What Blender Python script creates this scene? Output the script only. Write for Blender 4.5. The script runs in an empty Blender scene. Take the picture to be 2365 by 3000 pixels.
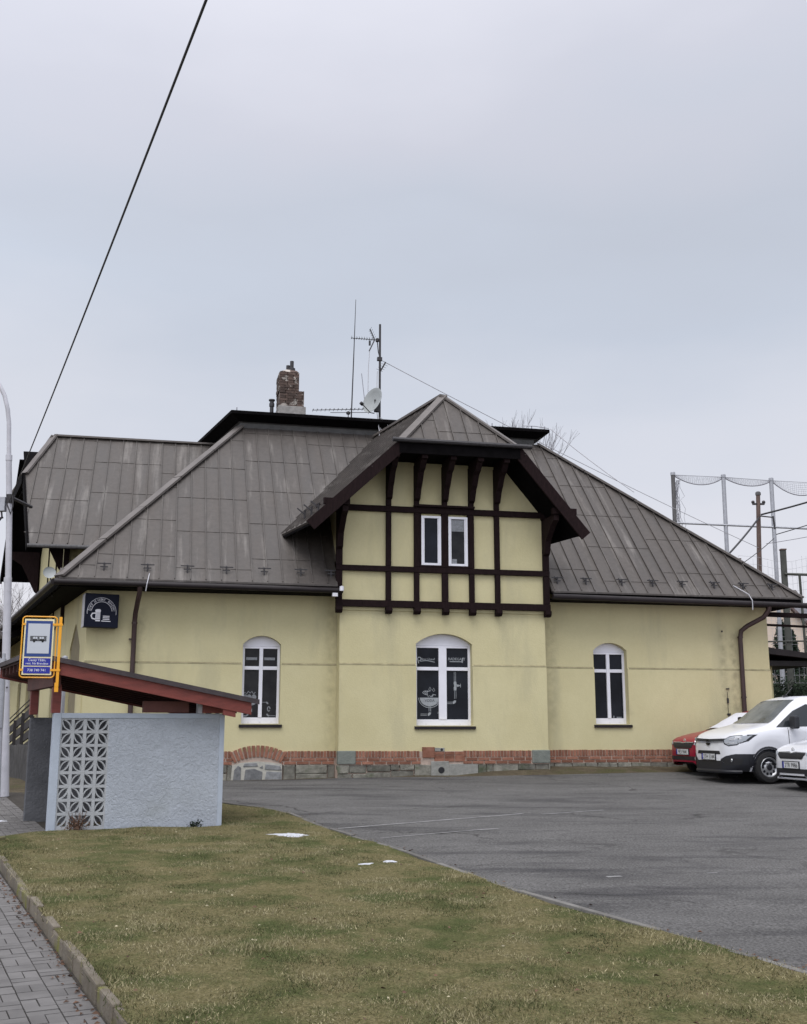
import bpy, bmesh, math, random
import numpy as np
from mathutils import Vector, Matrix
from mathutils.bvhtree import BVHTree
random.seed(7); rng=np.random.default_rng(7)
SC=bpy.context.scene; C=SC.collection; PI=math.pi
R=math.radians
# ------------------------------------------------------------------ materials
def _new(name):
    m=bpy.data.materials.new(name); m.use_nodes=True
    nt=m.node_tree; b=nt.nodes['Principled BSDF']; return m,nt,b
def mat(name,c,rough=.6,metal=0.,spec=.5,coat=0.,var=0.,vscale=3.,c2=None,bump=0.,bscale=40.,stretch=(1,1,1),island=0.,detail=6.,
        c3=None,s3=1.,t3=(.5,.65),st3=(1,1,1),distort=0.,rvar=0.,grain=0.,gscale=90.):
    """base colour c, noise-mixed to c2 (or a darker/lighter c), patches of c3, per-island value jitter, fine bump"""
    m,nt,b=_new(name); N=nt.nodes.new; L=nt.links.new
    b.inputs['Roughness'].default_value=rough; b.inputs['Metallic'].default_value=metal
    b.inputs['Specular IOR Level'].default_value=spec; b.inputs['Coat Weight'].default_value=coat
    b.inputs['Coat Roughness'].default_value=.06
    b.inputs['Base Color'].default_value=(*c,1)
    tc=N('ShaderNodeTexCoord'); out=None
    def noise(scale,st,det=detail,dist=0.):
        mp=N('ShaderNodeMapping'); mp.inputs['Scale'].default_value=st; L(tc.outputs['Object'],mp.inputs['Vector'])
        n=N('ShaderNodeTexNoise'); n.inputs['Scale'].default_value=scale; n.inputs['Detail'].default_value=det; n.inputs['Roughness'].default_value=.62
        n.inputs['Distortion'].default_value=dist
        L(mp.outputs[0],n.inputs['Vector']); return n
    if var or c2:
        n=noise(vscale,stretch,dist=distort)
        r=N('ShaderNodeValToRGB'); a=c if c2 else tuple(x*(1-var) for x in c); z=c2 if c2 else tuple(min(1,x*(1+var)) for x in c)
        r.color_ramp.elements[0].position=.3; r.color_ramp.elements[1].position=.7
        r.color_ramp.elements[0].color=(*a,1); r.color_ramp.elements[1].color=(*z,1)
        L(n.outputs['Fac'],r.inputs[0]); out=r.outputs[0]
        if rvar:
            mr=N('ShaderNodeMapRange'); mr.inputs['From Min'].default_value=.3; mr.inputs['From Max'].default_value=.7
            mr.inputs['To Min'].default_value=rough-rvar; mr.inputs['To Max'].default_value=rough+rvar
            L(n.outputs['Fac'],mr.inputs[0]); L(mr.outputs[0],b.inputs['Roughness'])
    if c3:
        n=noise(s3,st3,5.); r=N('ShaderNodeValToRGB'); r.color_ramp.elements[0].position=t3[0]; r.color_ramp.elements[1].position=t3[1]
        L(n.outputs['Fac'],r.inputs[0]); mx=N('ShaderNodeMix'); mx.data_type='RGBA'
        L(r.outputs[0],mx.inputs[0])
        if out: L(out,mx.inputs[6])
        else: mx.inputs[6].default_value=(*c,1)
        mx.inputs[7].default_value=(*c3,1); out=mx.outputs[2]
    if island:
        g=N('ShaderNodeNewGeometry'); mr=N('ShaderNodeMapRange'); mr.inputs['To Min'].default_value=1-island; mr.inputs['To Max'].default_value=1+island
        L(g.outputs['Random Per Island'],mr.inputs[0]); h=N('ShaderNodeMix'); h.data_type='RGBA'; h.blend_type='MULTIPLY'; h.inputs[0].default_value=1
        if out: L(out,h.inputs[6])
        else: h.inputs[6].default_value=(*c,1)
        L(mr.outputs[0],h.inputs[7]); out=h.outputs[2]
    if grain:
        n=noise(gscale,(1,1,1),3.); mr=N('ShaderNodeMapRange'); mr.inputs['From Min'].default_value=.3; mr.inputs['From Max'].default_value=.7; mr.inputs['To Min'].default_value=1-grain; mr.inputs['To Max'].default_value=1+grain
        L(n.outputs['Fac'],mr.inputs[0]); h=N('ShaderNodeMix'); h.data_type='RGBA'; h.blend_type='MULTIPLY'; h.inputs[0].default_value=1
        if out: L(out,h.inputs[6])
        else: h.inputs[6].default_value=(*c,1)
        L(mr.outputs[0],h.inputs[7]); out=h.outputs[2]
    if out: L(out,b.inputs['Base Color'])
    if bump:
        n=noise(bscale,(1,1,1),8.,distort); bp=N('ShaderNodeBump'); bp.inputs['Strength'].default_value=bump; bp.inputs['Distance'].default_value=.02
        L(n.outputs['Fac'],bp.inputs['Height']); L(bp.outputs[0],b.inputs['Normal'])
    return m
M={}
M['plaster']=mat('plaster_yellow',(.53,.48,.282),.9,spec=.2,c2=(.59,.54,.33),vscale=.9,bump=.3,bscale=28,grain=.02,gscale=14,c3=(.46,.425,.27),s3=.55,t3=(.52,.75),st3=(2.2,2.2,.5))
def stain(m):
    nt=m.node_tree; N=nt.nodes.new; L=nt.links.new; b=nt.nodes['Principled BSDF']; src=b.inputs['Base Color'].links[0].from_socket
    tc=N('ShaderNodeTexCoord'); sp=N('ShaderNodeSeparateXYZ'); L(tc.outputs['Object'],sp.inputs[0])
    n=N('ShaderNodeTexNoise'); n.inputs['Scale'].default_value=6; n.inputs['Detail'].default_value=6; L(tc.outputs['Object'],n.inputs['Vector']); acc=None
    for cx,wd,st,z0,z1 in ((15.52,.16,.42,.9,3.75),(15.80,.17,.5,.4,3.6),(1.20,.14,.30,.4,3.9),(5.50,.22,.28,.4,4.2),(3.50,.10,.25,1.1,1.72),(4.30,.13,.28,1.1,1.72),(7.48,.12,.25,1.1,1.68),(8.80,.12,.3,1.1,1.68),(12.03,.11,.25,1.1,1.72),(12.92,.13,.28,1.1,1.72),(10.9,.25,.25,.8,4.1)):
        a=N('ShaderNodeMath'); a.operation='SUBTRACT'; a.inputs[1].default_value=cx; L(sp.outputs[0],a.inputs[0]); c=N('ShaderNodeMath'); c.operation='ABSOLUTE'; L(a.outputs[0],c.inputs[0])
        r=N('ShaderNodeMapRange'); r.inputs['From Min'].default_value=wd; r.inputs['From Max'].default_value=.02; r.inputs['To Max'].default_value=st; L(c.outputs[0],r.inputs[0])
        q=N('ShaderNodeMapRange'); q.inputs['From Min'].default_value=z1; q.inputs['From Max'].default_value=z1-.25; L(sp.outputs[2],q.inputs[0]); w=N('ShaderNodeMapRange'); w.inputs['From Min'].default_value=z0; w.inputs['From Max'].default_value=z0+.6; L(sp.outputs[2],w.inputs[0])
        k=N('ShaderNodeMath'); k.operation='MULTIPLY'; L(r.outputs[0],k.inputs[0]); L(q.outputs[0],k.inputs[1]); k2=N('ShaderNodeMath'); k2.operation='MULTIPLY'; L(k.outputs[0],k2.inputs[0]); L(w.outputs[0],k2.inputs[1])
        if acc is None: acc=k2.outputs[0]
        else: j=N('ShaderNodeMath'); j.operation='MAXIMUM'; L(acc,j.inputs[0]); L(k2.outputs[0],j.inputs[1]); acc=j.outputs[0]
    nm=N('ShaderNodeMapRange'); nm.inputs['From Min'].default_value=.35; nm.inputs['From Max'].default_value=.65; L(n.outputs['Fac'],nm.inputs[0])
    f=N('ShaderNodeMath'); f.operation='MULTIPLY'; L(acc,f.inputs[0]); L(nm.outputs[0],f.inputs[1]); mx=N('ShaderNodeMix'); mx.data_type='RGBA'; L(f.outputs[0],mx.inputs[0]); L(src,mx.inputs[6]); mx.inputs[7].default_value=(.16,.14,.10,1); L(mx.outputs[2],b.inputs['Base Color'])
stain(M['plaster'])
M['niche']=mat('niche_plaster',(.20,.17,.105),.9,var=.15)
M['stringdirt']=mat('string_dirt',(.31,.28,.175),.95,spec=.1,var=.25,vscale=5)
M['timber']=mat('timber_dark',(.014,.0075,.008),.75,spec=.10,var=.35,vscale=9,stretch=(3,3,.6),bump=.3,bscale=50)
M['black_board']=mat('board_black',(.004,.0035,.004),.85,spec=.05,var=.4,vscale=6,bump=.2)
M['roof']=mat('roof_sheet',(.052,.045,.041),.55,spec=.4,c2=(.086,.075,.068),vscale=1.1,stretch=(2.6,.45,.45),bump=.35,bscale=5,c3=(.185,.170,.157),s3=1.3,t3=(.55,.78),st3=(3.2,.30,.30),rvar=.14,grain=.12,gscale=9)
M['hipcap']=mat('roof_flashing',(.088,.077,.071),.55,c2=(.135,.119,.109),vscale=3,bump=.1)
M['capgrey']=mat('roof_frieze',(.075,.075,.075),.7,var=.25,vscale=4)
M['brick']=mat('plinth_brick',(.20,.088,.058),.9,spec=.15,c2=(.30,.150,.105),vscale=9,island=.28,bump=.5,bscale=70)
M['mortar']=mat('mortar',(.43,.34,.285),.95,spec=.1,var=.2,vscale=12,bump=.4)
M['stone']=mat('plinth_stone',(.12,.118,.10),.95,spec=.15,c2=(.26,.25,.215),vscale=7,island=.35,bump=.9,bscale=22,c3=(.10,.115,.075),s3=3,t3=(.55,.7))
M['greystone']=mat('corner_stone',(.15,.165,.15),.95,spec=.15,c2=(.22,.235,.21),vscale=8,bump=.8,bscale=30)
M['bluestone']=mat('patch_stone',(.19,.195,.20),.9,spec=.15,var=.35,vscale=9,island=.3,bump=.4,bscale=30)
M['limewash']=mat('white_mortar',(.43,.42,.375),.95,spec=.1,var=.12,vscale=8,bump=.5)
M['cement']=mat('cement_patch',(.27,.27,.25),.95,spec=.1,var=.22,vscale=8,bump=.6,bscale=40)
M['white_pvc']=mat('white_pvc',(.74,.74,.80),.35,var=.04,vscale=5)
M['glass']=mat('dark_glass',(.004,.005,.008),.06,spec=.12,c2=(.016,.019,.027),vscale=1.3)  # the paler noise puts dim reflections into the pane colour
M['glass_dim']=mat('dim_glass',(.009,.009,.012),.10,spec=.13,c2=(.028,.028,.03),vscale=3.5)
M['decal']=mat('frosted_film',(.30,.32,.34),.5,var=.15,vscale=20)
M['decal_dim']=mat('frosted_film_thin',(.20,.21,.23),.5,var=.3,vscale=25)
M['gutter']=mat('gutter_brown',(.015,.011,.012),.5,spec=.3,var=.3,vscale=4)
M['pipe']=mat('downpipe_brown',(.042,.022,.021),.5,var=.25,vscale=5)
M['iron']=mat('dark_iron',(.035,.033,.036),.5,metal=.3,var=.3,vscale=8)
M['galv']=mat('galvanised',(.36,.37,.40),.5,metal=.4,var=.15,vscale=6)
M['dishgrey']=mat('dish_grey',(.30,.32,.32),.5,var=.08,vscale=4)
M['chimbrick']=mat('chimney_brick',(.050,.036,.031),.95,c2=(.115,.078,.064),vscale=7,island=.4,bump=.7,bscale=35,c3=(.36,.33,.30),s3=4.2,t3=(.54,.60))
M['render']=mat('chimney_render',(.27,.26,.25),.95,var=.25,vscale=7,bump=.5)
M['lightbox']=mat('sign_black',(.007,.009,.020),.5,spec=.12,var=.2)
M['signside']=mat('sign_edge',(.36,.36,.38),.4,metal=.3,var=.2)
M['signwhite']=mat('sign_lettering',(.62,.62,.66),.5)
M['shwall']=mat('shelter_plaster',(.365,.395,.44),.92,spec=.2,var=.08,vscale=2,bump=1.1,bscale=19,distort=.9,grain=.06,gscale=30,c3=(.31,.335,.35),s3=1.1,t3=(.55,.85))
M['shframe']=mat('shelter_frame',(.385,.43,.495),.85,spec=.2,var=.08,vscale=4,bump=.25,bscale=30)
M['breeze']=mat('breeze_block',(.37,.385,.40),.9,spec=.2,var=.13,vscale=5,bump=.3,bscale=40)
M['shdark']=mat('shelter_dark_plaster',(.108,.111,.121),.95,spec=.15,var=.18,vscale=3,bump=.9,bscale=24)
M['redwood']=mat('red_painted_wood',(.165,.033,.024),.6,var=.25,vscale=4,stretch=(1,1,4),bump=.2,bscale=50)
M['redwood2']=mat('brown_red_wood',(.105,.035,.028),.7,var=.25,vscale=4,bump=.2,bscale=50)
M['felt']=mat('roof_felt',(.050,.040,.044),.85,var=.3,vscale=6,bump=.4)
M['yellow']=mat('yellow_enamel',(.80,.36,.012),.4,var=.06,vscale=5)
M['cream']=mat('cream_panel',(.76,.68,.42),.4)
M['blue']=mat('sign_blue',(.012,.045,.20),.4)
M['blue2']=mat('sign_blue_bright',(.010,.018,.28),.4)
M['signgrey']=mat('sign_face',(.50,.53,.58),.4)
M['black']=mat('black_paint',(.008,.008,.010),.5)
M['text_white']=mat('white_lettering',(.75,.77,.82),.5)
M['lamp']=mat('lamp_pole_paint',(.46,.46,.50),.5,var=.12,vscale=3,c3=(.30,.29,.30),s3=4,t3=(.6,.75))
M['cable']=mat('cable_black',(.016,.016,.019),.6)
M['wire']=mat('wire_grey',(.22,.22,.25),.6)
M['wirepale']=mat('wire_pale',(.42,.42,.45),.6)
M['asphalt']=mat('asphalt',(.088,.086,.085),.95,spec=.2,c2=(.132,.129,.127),vscale=1.1,stretch=(.55,1.1,1),grain=.55,gscale=42,bump=.7,bscale=120,c3=(.040,.039,.042),s3=.85,t3=(.53,.70),st3=(.32,1.5,1))
def cracks(m):
    nt=m.node_tree; N=nt.nodes.new; L=nt.links.new; b=nt.nodes['Principled BSDF']; src=b.inputs['Base Color'].links[0].from_socket
    tc=N('ShaderNodeTexCoord'); n=N('ShaderNodeTexNoise'); n.inputs['Scale'].default_value=1.6; n.inputs['Detail'].default_value=6; L(tc.outputs['Object'],n.inputs['Vector'])
    ad=N('ShaderNodeMix'); ad.data_type='RGBA'; ad.blend_type='LINEAR_LIGHT'; ad.inputs[0].default_value=.45; L(tc.outputs['Object'],ad.inputs[6]); L(n.outputs['Color'],ad.inputs[7])
    v=N('ShaderNodeTexVoronoi'); v.feature='DISTANCE_TO_EDGE'; v.inputs['Scale'].default_value=.26; L(ad.outputs[2],v.inputs['Vector'])
    r=N('ShaderNodeMapRange'); r.inputs['From Min'].default_value=.009; r.inputs['From Max'].default_value=.002; L(v.outputs['Distance'],r.inputs[0])
    k=N('ShaderNodeTexNoise'); k.inputs['Scale'].default_value=.5; L(tc.outputs['Object'],k.inputs['Vector']); kr=N('ShaderNodeMapRange'); kr.inputs['From Min'].default_value=.48; kr.inputs['From Max'].default_value=.6; kr.inputs['To Max'].default_value=.7; L(k.outputs['Fac'],kr.inputs[0])
    f=N('ShaderNodeMath'); f.operation='MULTIPLY'; L(r.outputs[0],f.inputs[0]); L(kr.outputs[0],f.inputs[1])
    mx=N('ShaderNodeMix'); mx.data_type='RGBA'; L(f.outputs[0],mx.inputs[0]); L(src,mx.inputs[6]); mx.inputs[7].default_value=(.022,.021,.021,1)
    s=N('ShaderNodeTexNoise'); s.inputs['Scale'].default_value=2.6; s.inputs['Detail'].default_value=7; s.inputs['Roughness'].default_value=.7; L(tc.outputs['Object'],s.inputs['Vector'])
    sr=N('ShaderNodeMapRange'); sr.inputs['From Min'].default_value=.56; sr.inputs['From Max'].default_value=.70; sr.inputs['To Max'].default_value=.5; L(s.outputs['Fac'],sr.inputs[0]); m2=N('ShaderNodeMix'); m2.data_type='RGBA'; L(sr.outputs[0],m2.inputs[0]); L(mx.outputs[2],m2.inputs[6]); m2.inputs[7].default_value=(.05,.049,.051,1); L(m2.outputs[2],b.inputs['Base Color'])
cracks(M['asphalt'])
M['paint']=mat('worn_line_paint',(.105,.104,.105),.9,c2=(.27,.27,.27),vscale=6,bump=.3,bscale=100)
M['soil']=mat('soil',(.062,.050,.034),1.,spec=.1,c2=(.115,.097,.066),vscale=3,grain=.4,gscale=40,bump=.8,bscale=18,c3=(.066,.064,.032),s3=1.2,t3=(.5,.65))
M['lawn']=mat('lawn_turf',(.085,.075,.032),1.,spec=.08,c2=(.165,.143,.076),vscale=26,stretch=(1,.6,1),grain=.45,gscale=60,bump=.9,bscale=45,c3=(.060,.070,.026),s3=1.5,t3=(.44,.62))
M['kerb']=mat('kerb_concrete',(.125,.105,.08),.95,spec=.15,c2=(.19,.17,.14),vscale=5,island=.16,bump=.6,bscale=40,c3=(.15,.15,.045),s3=2.2,t3=(.55,.66))
M['edging']=mat('edging_concrete',(.11,.105,.10),.95,spec=.15,c2=(.17,.165,.155),vscale=4,island=.2,bump=.5,bscale=40)
M['paver']=mat('paver_grey',(.115,.110,.108),.9,spec=.25,c2=(.155,.149,.146),vscale=4,island=.13,bump=.35,bscale=90)
M['joint']=mat('paver_joint',(.055,.050,.045),1.,spec=.1,var=.3,vscale=8)
M['snow']=mat('old_snow',(.40,.41,.45),.85,c2=(.56,.58,.63),vscale=9,bump=.8,bscale=25,grain=.15,gscale=60,c3=(.22,.21,.17),s3=7,t3=(.58,.72))
M['leaf_litter']=mat('pale_dead_leaf',(.36,.32,.22),.9,island=.35)
M['brownleaf']=mat('brown_dead_leaf',(.10,.055,.035),.9,island=.4)
M['bark']=mat('bark_grey',(.15,.135,.135),.95,var=.3,vscale=6)
M['bark_far']=mat('bark_pale',(.17,.165,.18),.95,var=.2,vscale=6)
M['conifer']=mat('conifer_green',(.020,.034,.022),.9,spec=.2,island=.5)
M['shrub']=mat('evergreen_dark',(.016,.026,.014),.9,spec=.2,island=.6)
M['beige']=mat('house_beige',(.60,.50,.42),.9,var=.06,vscale=1)
M['tile']=mat('house_roof',(.12,.085,.085),.8,var=.2,vscale=3)
M['greyroof']=mat('house_roof_grey',(.12,.12,.135),.8,var=.2,vscale=3)
M['oldwood']=mat('weathered_wood',(.10,.098,.10),.9,var=.3,vscale=6,stretch=(3,3,.6))
M['darkwood']=mat('dark_rail_wood',(.022,.019,.020),.8,var=.3,vscale=5)
M['greenpole']=mat('pole_brown_green',(.055,.058,.05),.7,var=.25,vscale=5)
M['rustpole']=mat('pole_rust',(.105,.068,.055),.7,var=.3,vscale=5)
M['carwhite']=mat('white_car_paint',(.66,.67,.71),.3,coat=.6)
M['carred']=mat('red_car_paint',(.23,.004,.026),.35,spec=.3,coat=.25)
M['carblack']=mat('black_plastic',(.012,.013,.018),.5)
M['carglass']=mat('car_glass',(.020,.024,.027),.05,spec=.6)
M['screen']=mat('windscreen_painted_reflection',(.035,.04,.04),.06,spec=.5,c2=(.24,.255,.26),vscale=1.1)  # pale noise patches stand for reflections painted into the glass colour
M['soffitwood_shaded']=mat('soffit_boards',(.045,.017,.014),.75,spec=.2,var=.3,vscale=5)  # darker copy of the red wood; under-roof shade is put into its colour
M['tyre']=mat('tyre_rubber',(.014,.014,.015),.85,bump=.2)
M['rim']=mat('steel_rim',(.50,.51,.53),.35,metal=.6)
M['chrome']=mat('lamp_chrome',(.62,.64,.68),.15,metal=.7)
M['lens']=mat('headlamp_lens',(.30,.32,.35),.12,spec=.6)
M['plate']=mat('plate_white',(.62,.63,.64),.5)
M['cover']=mat('windscreen_cover',(.66,.67,.74),.45,var=.06,vscale=3)
M['handle']=mat('black_trim',(.012,.012,.014),.4)
# ------------------------------------------------------------------ mesh builder
ZS={}
SPLIT={k:.08 for k in 'brick_course eave_flashing fascia_board side_fascia corner_stone cement_patch pipe_hole plinth_bedding plinth_stones roof_beam roof_cable timber_beam wall_lamp fog_lamp headlight_reflector film_strip rafters lightning_wire wall_mount windowsill_things blind wall_conduit soffit cable_clamp crossarm'.split()}; SPLIT['film_picture']=.05
class MB:
    def __init__(s): s.v=[]; s.f=[]
    def add(s,vs,fs):
        o=len(s.v); s.v+= [tuple(map(float,v)) for v in vs]; s.f+=[tuple(i+o for i in f) for f in fs]; return s
    def box(s,x0,x1,y0,y1,z0,z1):
        return s.add([(x0,y0,z0),(x1,y0,z0),(x1,y1,z0),(x0,y1,z0),(x0,y0,z1),(x1,y0,z1),(x1,y1,z1),(x0,y1,z1)],
          [(0,3,2,1),(4,5,6,7),(0,1,5,4),(1,2,6,5),(2,3,7,6),(3,0,4,7)])
    def bar(s,a,b,w,h,up=(0,0,1)):
        a=Vector(a); b=Vector(b); d=(b-a).normalized(); up=Vector(up); r=d.cross(up)
        if r.length<1e-4: r=d.cross(Vector((1,0,0)))
        r.normalize(); q=r.cross(d).normalized(); r=r*w/2; q=q*h/2
        return s.add([a-r-q,a+r-q,a+r+q,a-r+q,b-r-q,b+r-q,b+r+q,b-r+q],[(0,3,2,1),(4,5,6,7),(0,1,5,4),(1,2,6,5),(2,3,7,6),(3,0,4,7)])
    def tube(s,pts,r,seg=8,caps=True):
        pts=[Vector(p) for p in pts]; n=len(pts); rr=r if isinstance(r,(list,tuple)) else [r]*n; prev=None; rings=[]
        for i,p in enumerate(pts):
            d=(pts[min(i+1,n-1)]-pts[max(i-1,0)]).normalized()
            if prev is None:
                a=d.cross(Vector((0,0,1)));
                if a.length<1e-3: a=d.cross(Vector((1,0,0)))
            else: a=prev-d*prev.dot(d)
            a.normalize(); prev=a; b=d.cross(a); rings.append([p+(a*math.cos(2*PI*k/seg)+b*math.sin(2*PI*k/seg))*rr[i] for k in range(seg)])
        vs=[v for q in rings for v in q]; fs=[]
        for i in range(n-1):
            for k in range(seg):
                k2=(k+1)%seg; fs.append((i*seg+k,i*seg+k2,(i+1)*seg+k2,(i+1)*seg+k))
        if caps: fs.append(tuple(range(seg-1,-1,-1))); fs.append(tuple((n-1)*seg+k for k in range(seg)))
        return s.add(vs,fs)
    def prism(s,poly,vec):
        """3-D polygon extruded along vec"""
        n=len(poly); vec=Vector(vec); a=[Vector(p) for p in poly]; b=[p+vec for p in a]
        return s.add(a+b,[tuple(range(n-1,-1,-1)),tuple(range(n,2*n))]+[(i,(i+1)%n,n+(i+1)%n,n+i) for i in range(n)])
    def poly(s,pts): return s.add(pts,[tuple(range(len(pts)))])
    def lathe(s,prof,axis_o,axis_d,seg=24):
        """profile list of (radius, along) about an axis"""
        o=Vector(axis_o); d=Vector(axis_d).normalized(); a=d.cross(Vector((0,0,1)))
        if a.length<1e-3: a=d.cross(Vector((1,0,0)))
        a.normalize(); b=d.cross(a); n=len(prof); vs=[]; fs=[]
        for r,h in prof:
            for k in range(seg):
                t=2*PI*k/seg; vs.append(o+d*h+(a*math.cos(t)+b*math.sin(t))*r)
        for i in range(n-1):
            for k in range(seg):
                k2=(k+1)%seg; fs.append((i*seg+k,i*seg+k2,(i+1)*seg+k2,(i+1)*seg+k))
        return s.add(vs,fs)
    def ribbon(s,pts,w,T,depth=.004,closed=False):
        """2-D polyline of width w, T maps (x,y,h) to 3-D, h = height off the plane"""
        n=len(pts); L=[];Rr=[]
        for i in range(n):
            if closed: a=pts[i-1]; b=pts[(i+1)%n]
            else: a=pts[max(i-1,0)]; b=pts[min(i+1,n-1)]
            dx,dy=b[0]-a[0],b[1]-a[1]; l=math.hypot(dx,dy) or 1; nx,ny=-dy/l*w/2,dx/l*w/2
            L.append((pts[i][0]+nx,pts[i][1]+ny)); Rr.append((pts[i][0]-nx,pts[i][1]-ny))
        m=n if closed else n-1
        vs=[T(*p,depth) for p in L]+[T(*p,depth) for p in Rr]+[T(*p,0) for p in L]+[T(*p,0) for p in Rr]; fs=[]
        for i in range(m):
            j=(i+1)%n; fs+= [(i,j,n+j,n+i),(i,2*n+i,2*n+j,j),(n+i,n+j,3*n+j,3*n+i)]
        return s.add(vs,fs)
    def flat(s,pts,T,depth=.004):
        n=len(pts); vs=[T(*p,depth) for p in pts]+[T(*p,0) for p in pts]
        return s.add(vs,[tuple(range(n))]+[(i,(i+1)%n,n+(i+1)%n,n+i) for i in range(n)])
    def clusters(s,tol):
        p=list(range(len(s.v)))
        def f(i):
            while p[i]!=i: p[i]=p[p[i]]; i=p[i]
            return i
        for q in s.f:
            for a in q[1:]: p[f(q[0])]=f(a)
        g={}
        for i in range(len(s.v)): g.setdefault(f(i),[]).append(i)
        keys=list(g); co=np.array(s.v); lo=np.array([co[g[k]].min(0) for k in keys]); hi=np.array([co[g[k]].max(0) for k in keys]); n=len(keys); lab=-np.ones(n,int); c=0
        for i in range(n):
            if lab[i]>=0: continue
            st=[i]; lab[i]=c
            while st:
                j=st.pop(); d=np.maximum(0,np.maximum(lo-hi[j],lo[j]-hi)); near=np.where((np.linalg.norm(d,axis=1)<tol)&(lab<0))[0]; lab[near]=c; st+=list(near)
            c+=1
        of={k:lab[i] for i,k in enumerate(keys)}; out=[MB() for _ in range(c)]; mp=[dict() for _ in range(c)]
        for q in s.f:
            k=of[f(q[0])]; t=out[k]; r=[]
            for v in q:
                if v not in mp[k]: mp[k][v]=len(t.v); t.v.append(s.v[v])
                r.append(mp[k][v])
            t.f.append(tuple(r))
        return [t for t in out if t.f]
    def obj(s,name,m,parent=None,bevel=0.,smooth=False,loc=None,label=None):
        if name in SPLIT:
            parts=s.clusters(SPLIT[name]); return [t._obj(name,m,parent,bevel,smooth,loc,label) for t in parts][0]
        return s._obj(name,m,parent,bevel,smooth,loc,label)
    def _obj(s,name,m,parent=None,bevel=0.,smooth=False,loc=None,label=None):
        dz=ZS.get(parent.name,0.) if parent else 0.
        me=bpy.data.meshes.new(name); me.from_pydata([(x,y,z-dz) for x,y,z in s.v],[],s.f); me.validate()
        bm=bmesh.new(); bm.from_mesh(me); bmesh.ops.recalc_face_normals(bm,faces=bm.faces)
        if bevel>0:
            es=[e for e in bm.edges if len(e.link_faces)==2 and e.calc_face_angle(0)>.5]
            bmesh.ops.bevel(bm,geom=es,offset=bevel,segments=2,affect='EDGES',profile=.6)
        bm.to_mesh(me); bm.free()
        if smooth:
            for p in me.polygons: p.use_smooth=True
            if smooth!=2: me.set_sharp_from_angle(angle=R(40))
        if m: me.materials.append(M[m] if isinstance(m,str) else m)
        o=bpy.data.objects.new(name,me); C.objects.link(o)
        if parent: o.parent=parent; ZS[o.name]=dz
        if loc: o.location=loc
        if label: o['label']=label
        return o
def thing(name,label,cat,loc=(0,0,0),rotz=0,group=None):
    o=bpy.data.objects.new(name,None); o.empty_display_size=.2; C.objects.link(o); o.location=loc; o.rotation_euler=(0,0,rotz)
    return tag(o,label,cat,group)
def tag(o,label,cat,group=None,kind=None):
    o['label']=label; o['category']=cat
    if group: o['group']=group
    if kind: o['kind']=kind
    return o
def struct(o,kind='structure'):
    o['kind']=kind; return o
def copy_tree(o,parent=None):
    c=o.copy(); C.objects.link(c)
    if parent: c.parent=parent
    for ch in list(o.children): copy_tree(ch,c)
    return c
def boolean(o,cutters,parent_space=True):
    for c in cutters:
        md=o.modifiers.new('b','BOOLEAN'); md.operation='DIFFERENCE'; md.solver='EXACT'; md.object=c
    bpy.context.view_layer.update()
    dg=bpy.context.evaluated_depsgraph_get(); me=bpy.data.meshes.new_from_object(o.evaluated_get(dg))
    o.modifiers.clear(); old=o.data; o.data=me; bpy.data.meshes.remove(old)
    for c in cutters: bpy.data.objects.remove(c)
def text_verts(s,size=1.,align='CENTER',shear=0.,extrude=0.,spacing=1.):
    cu=bpy.data.curves.new('t','FONT'); cu.body=s; cu.size=size; cu.align_x=align; cu.shear=shear; cu.resolution_u=2; cu.space_character=spacing
    o=bpy.data.objects.new('t',cu); C.objects.link(o); bpy.context.view_layer.update()
    me=o.evaluated_get(bpy.context.evaluated_depsgraph_get()).to_mesh()
    v=[tuple(q.co) for q in me.vertices]; f=[tuple(p.vertices) for p in me.polygons]
    bpy.data.objects.remove(o); bpy.data.curves.remove(cu); return v,f
def add_text(mb,s,T,x,y,size,depth=.004,**k):
    v,f=text_verts(s,size,**k); mb.add([T(x+a,y+b,depth) for a,b,_ in v],f); return mb
def arc(cx,cy,r,a0,a1,n=16,ry=None):
    ry=ry or r; return [(cx+r*math.cos(R(a0+(a1-a0)*i/n)),cy+ry*math.sin(R(a0+(a1-a0)*i/n))) for i in range(n+1)]
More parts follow.
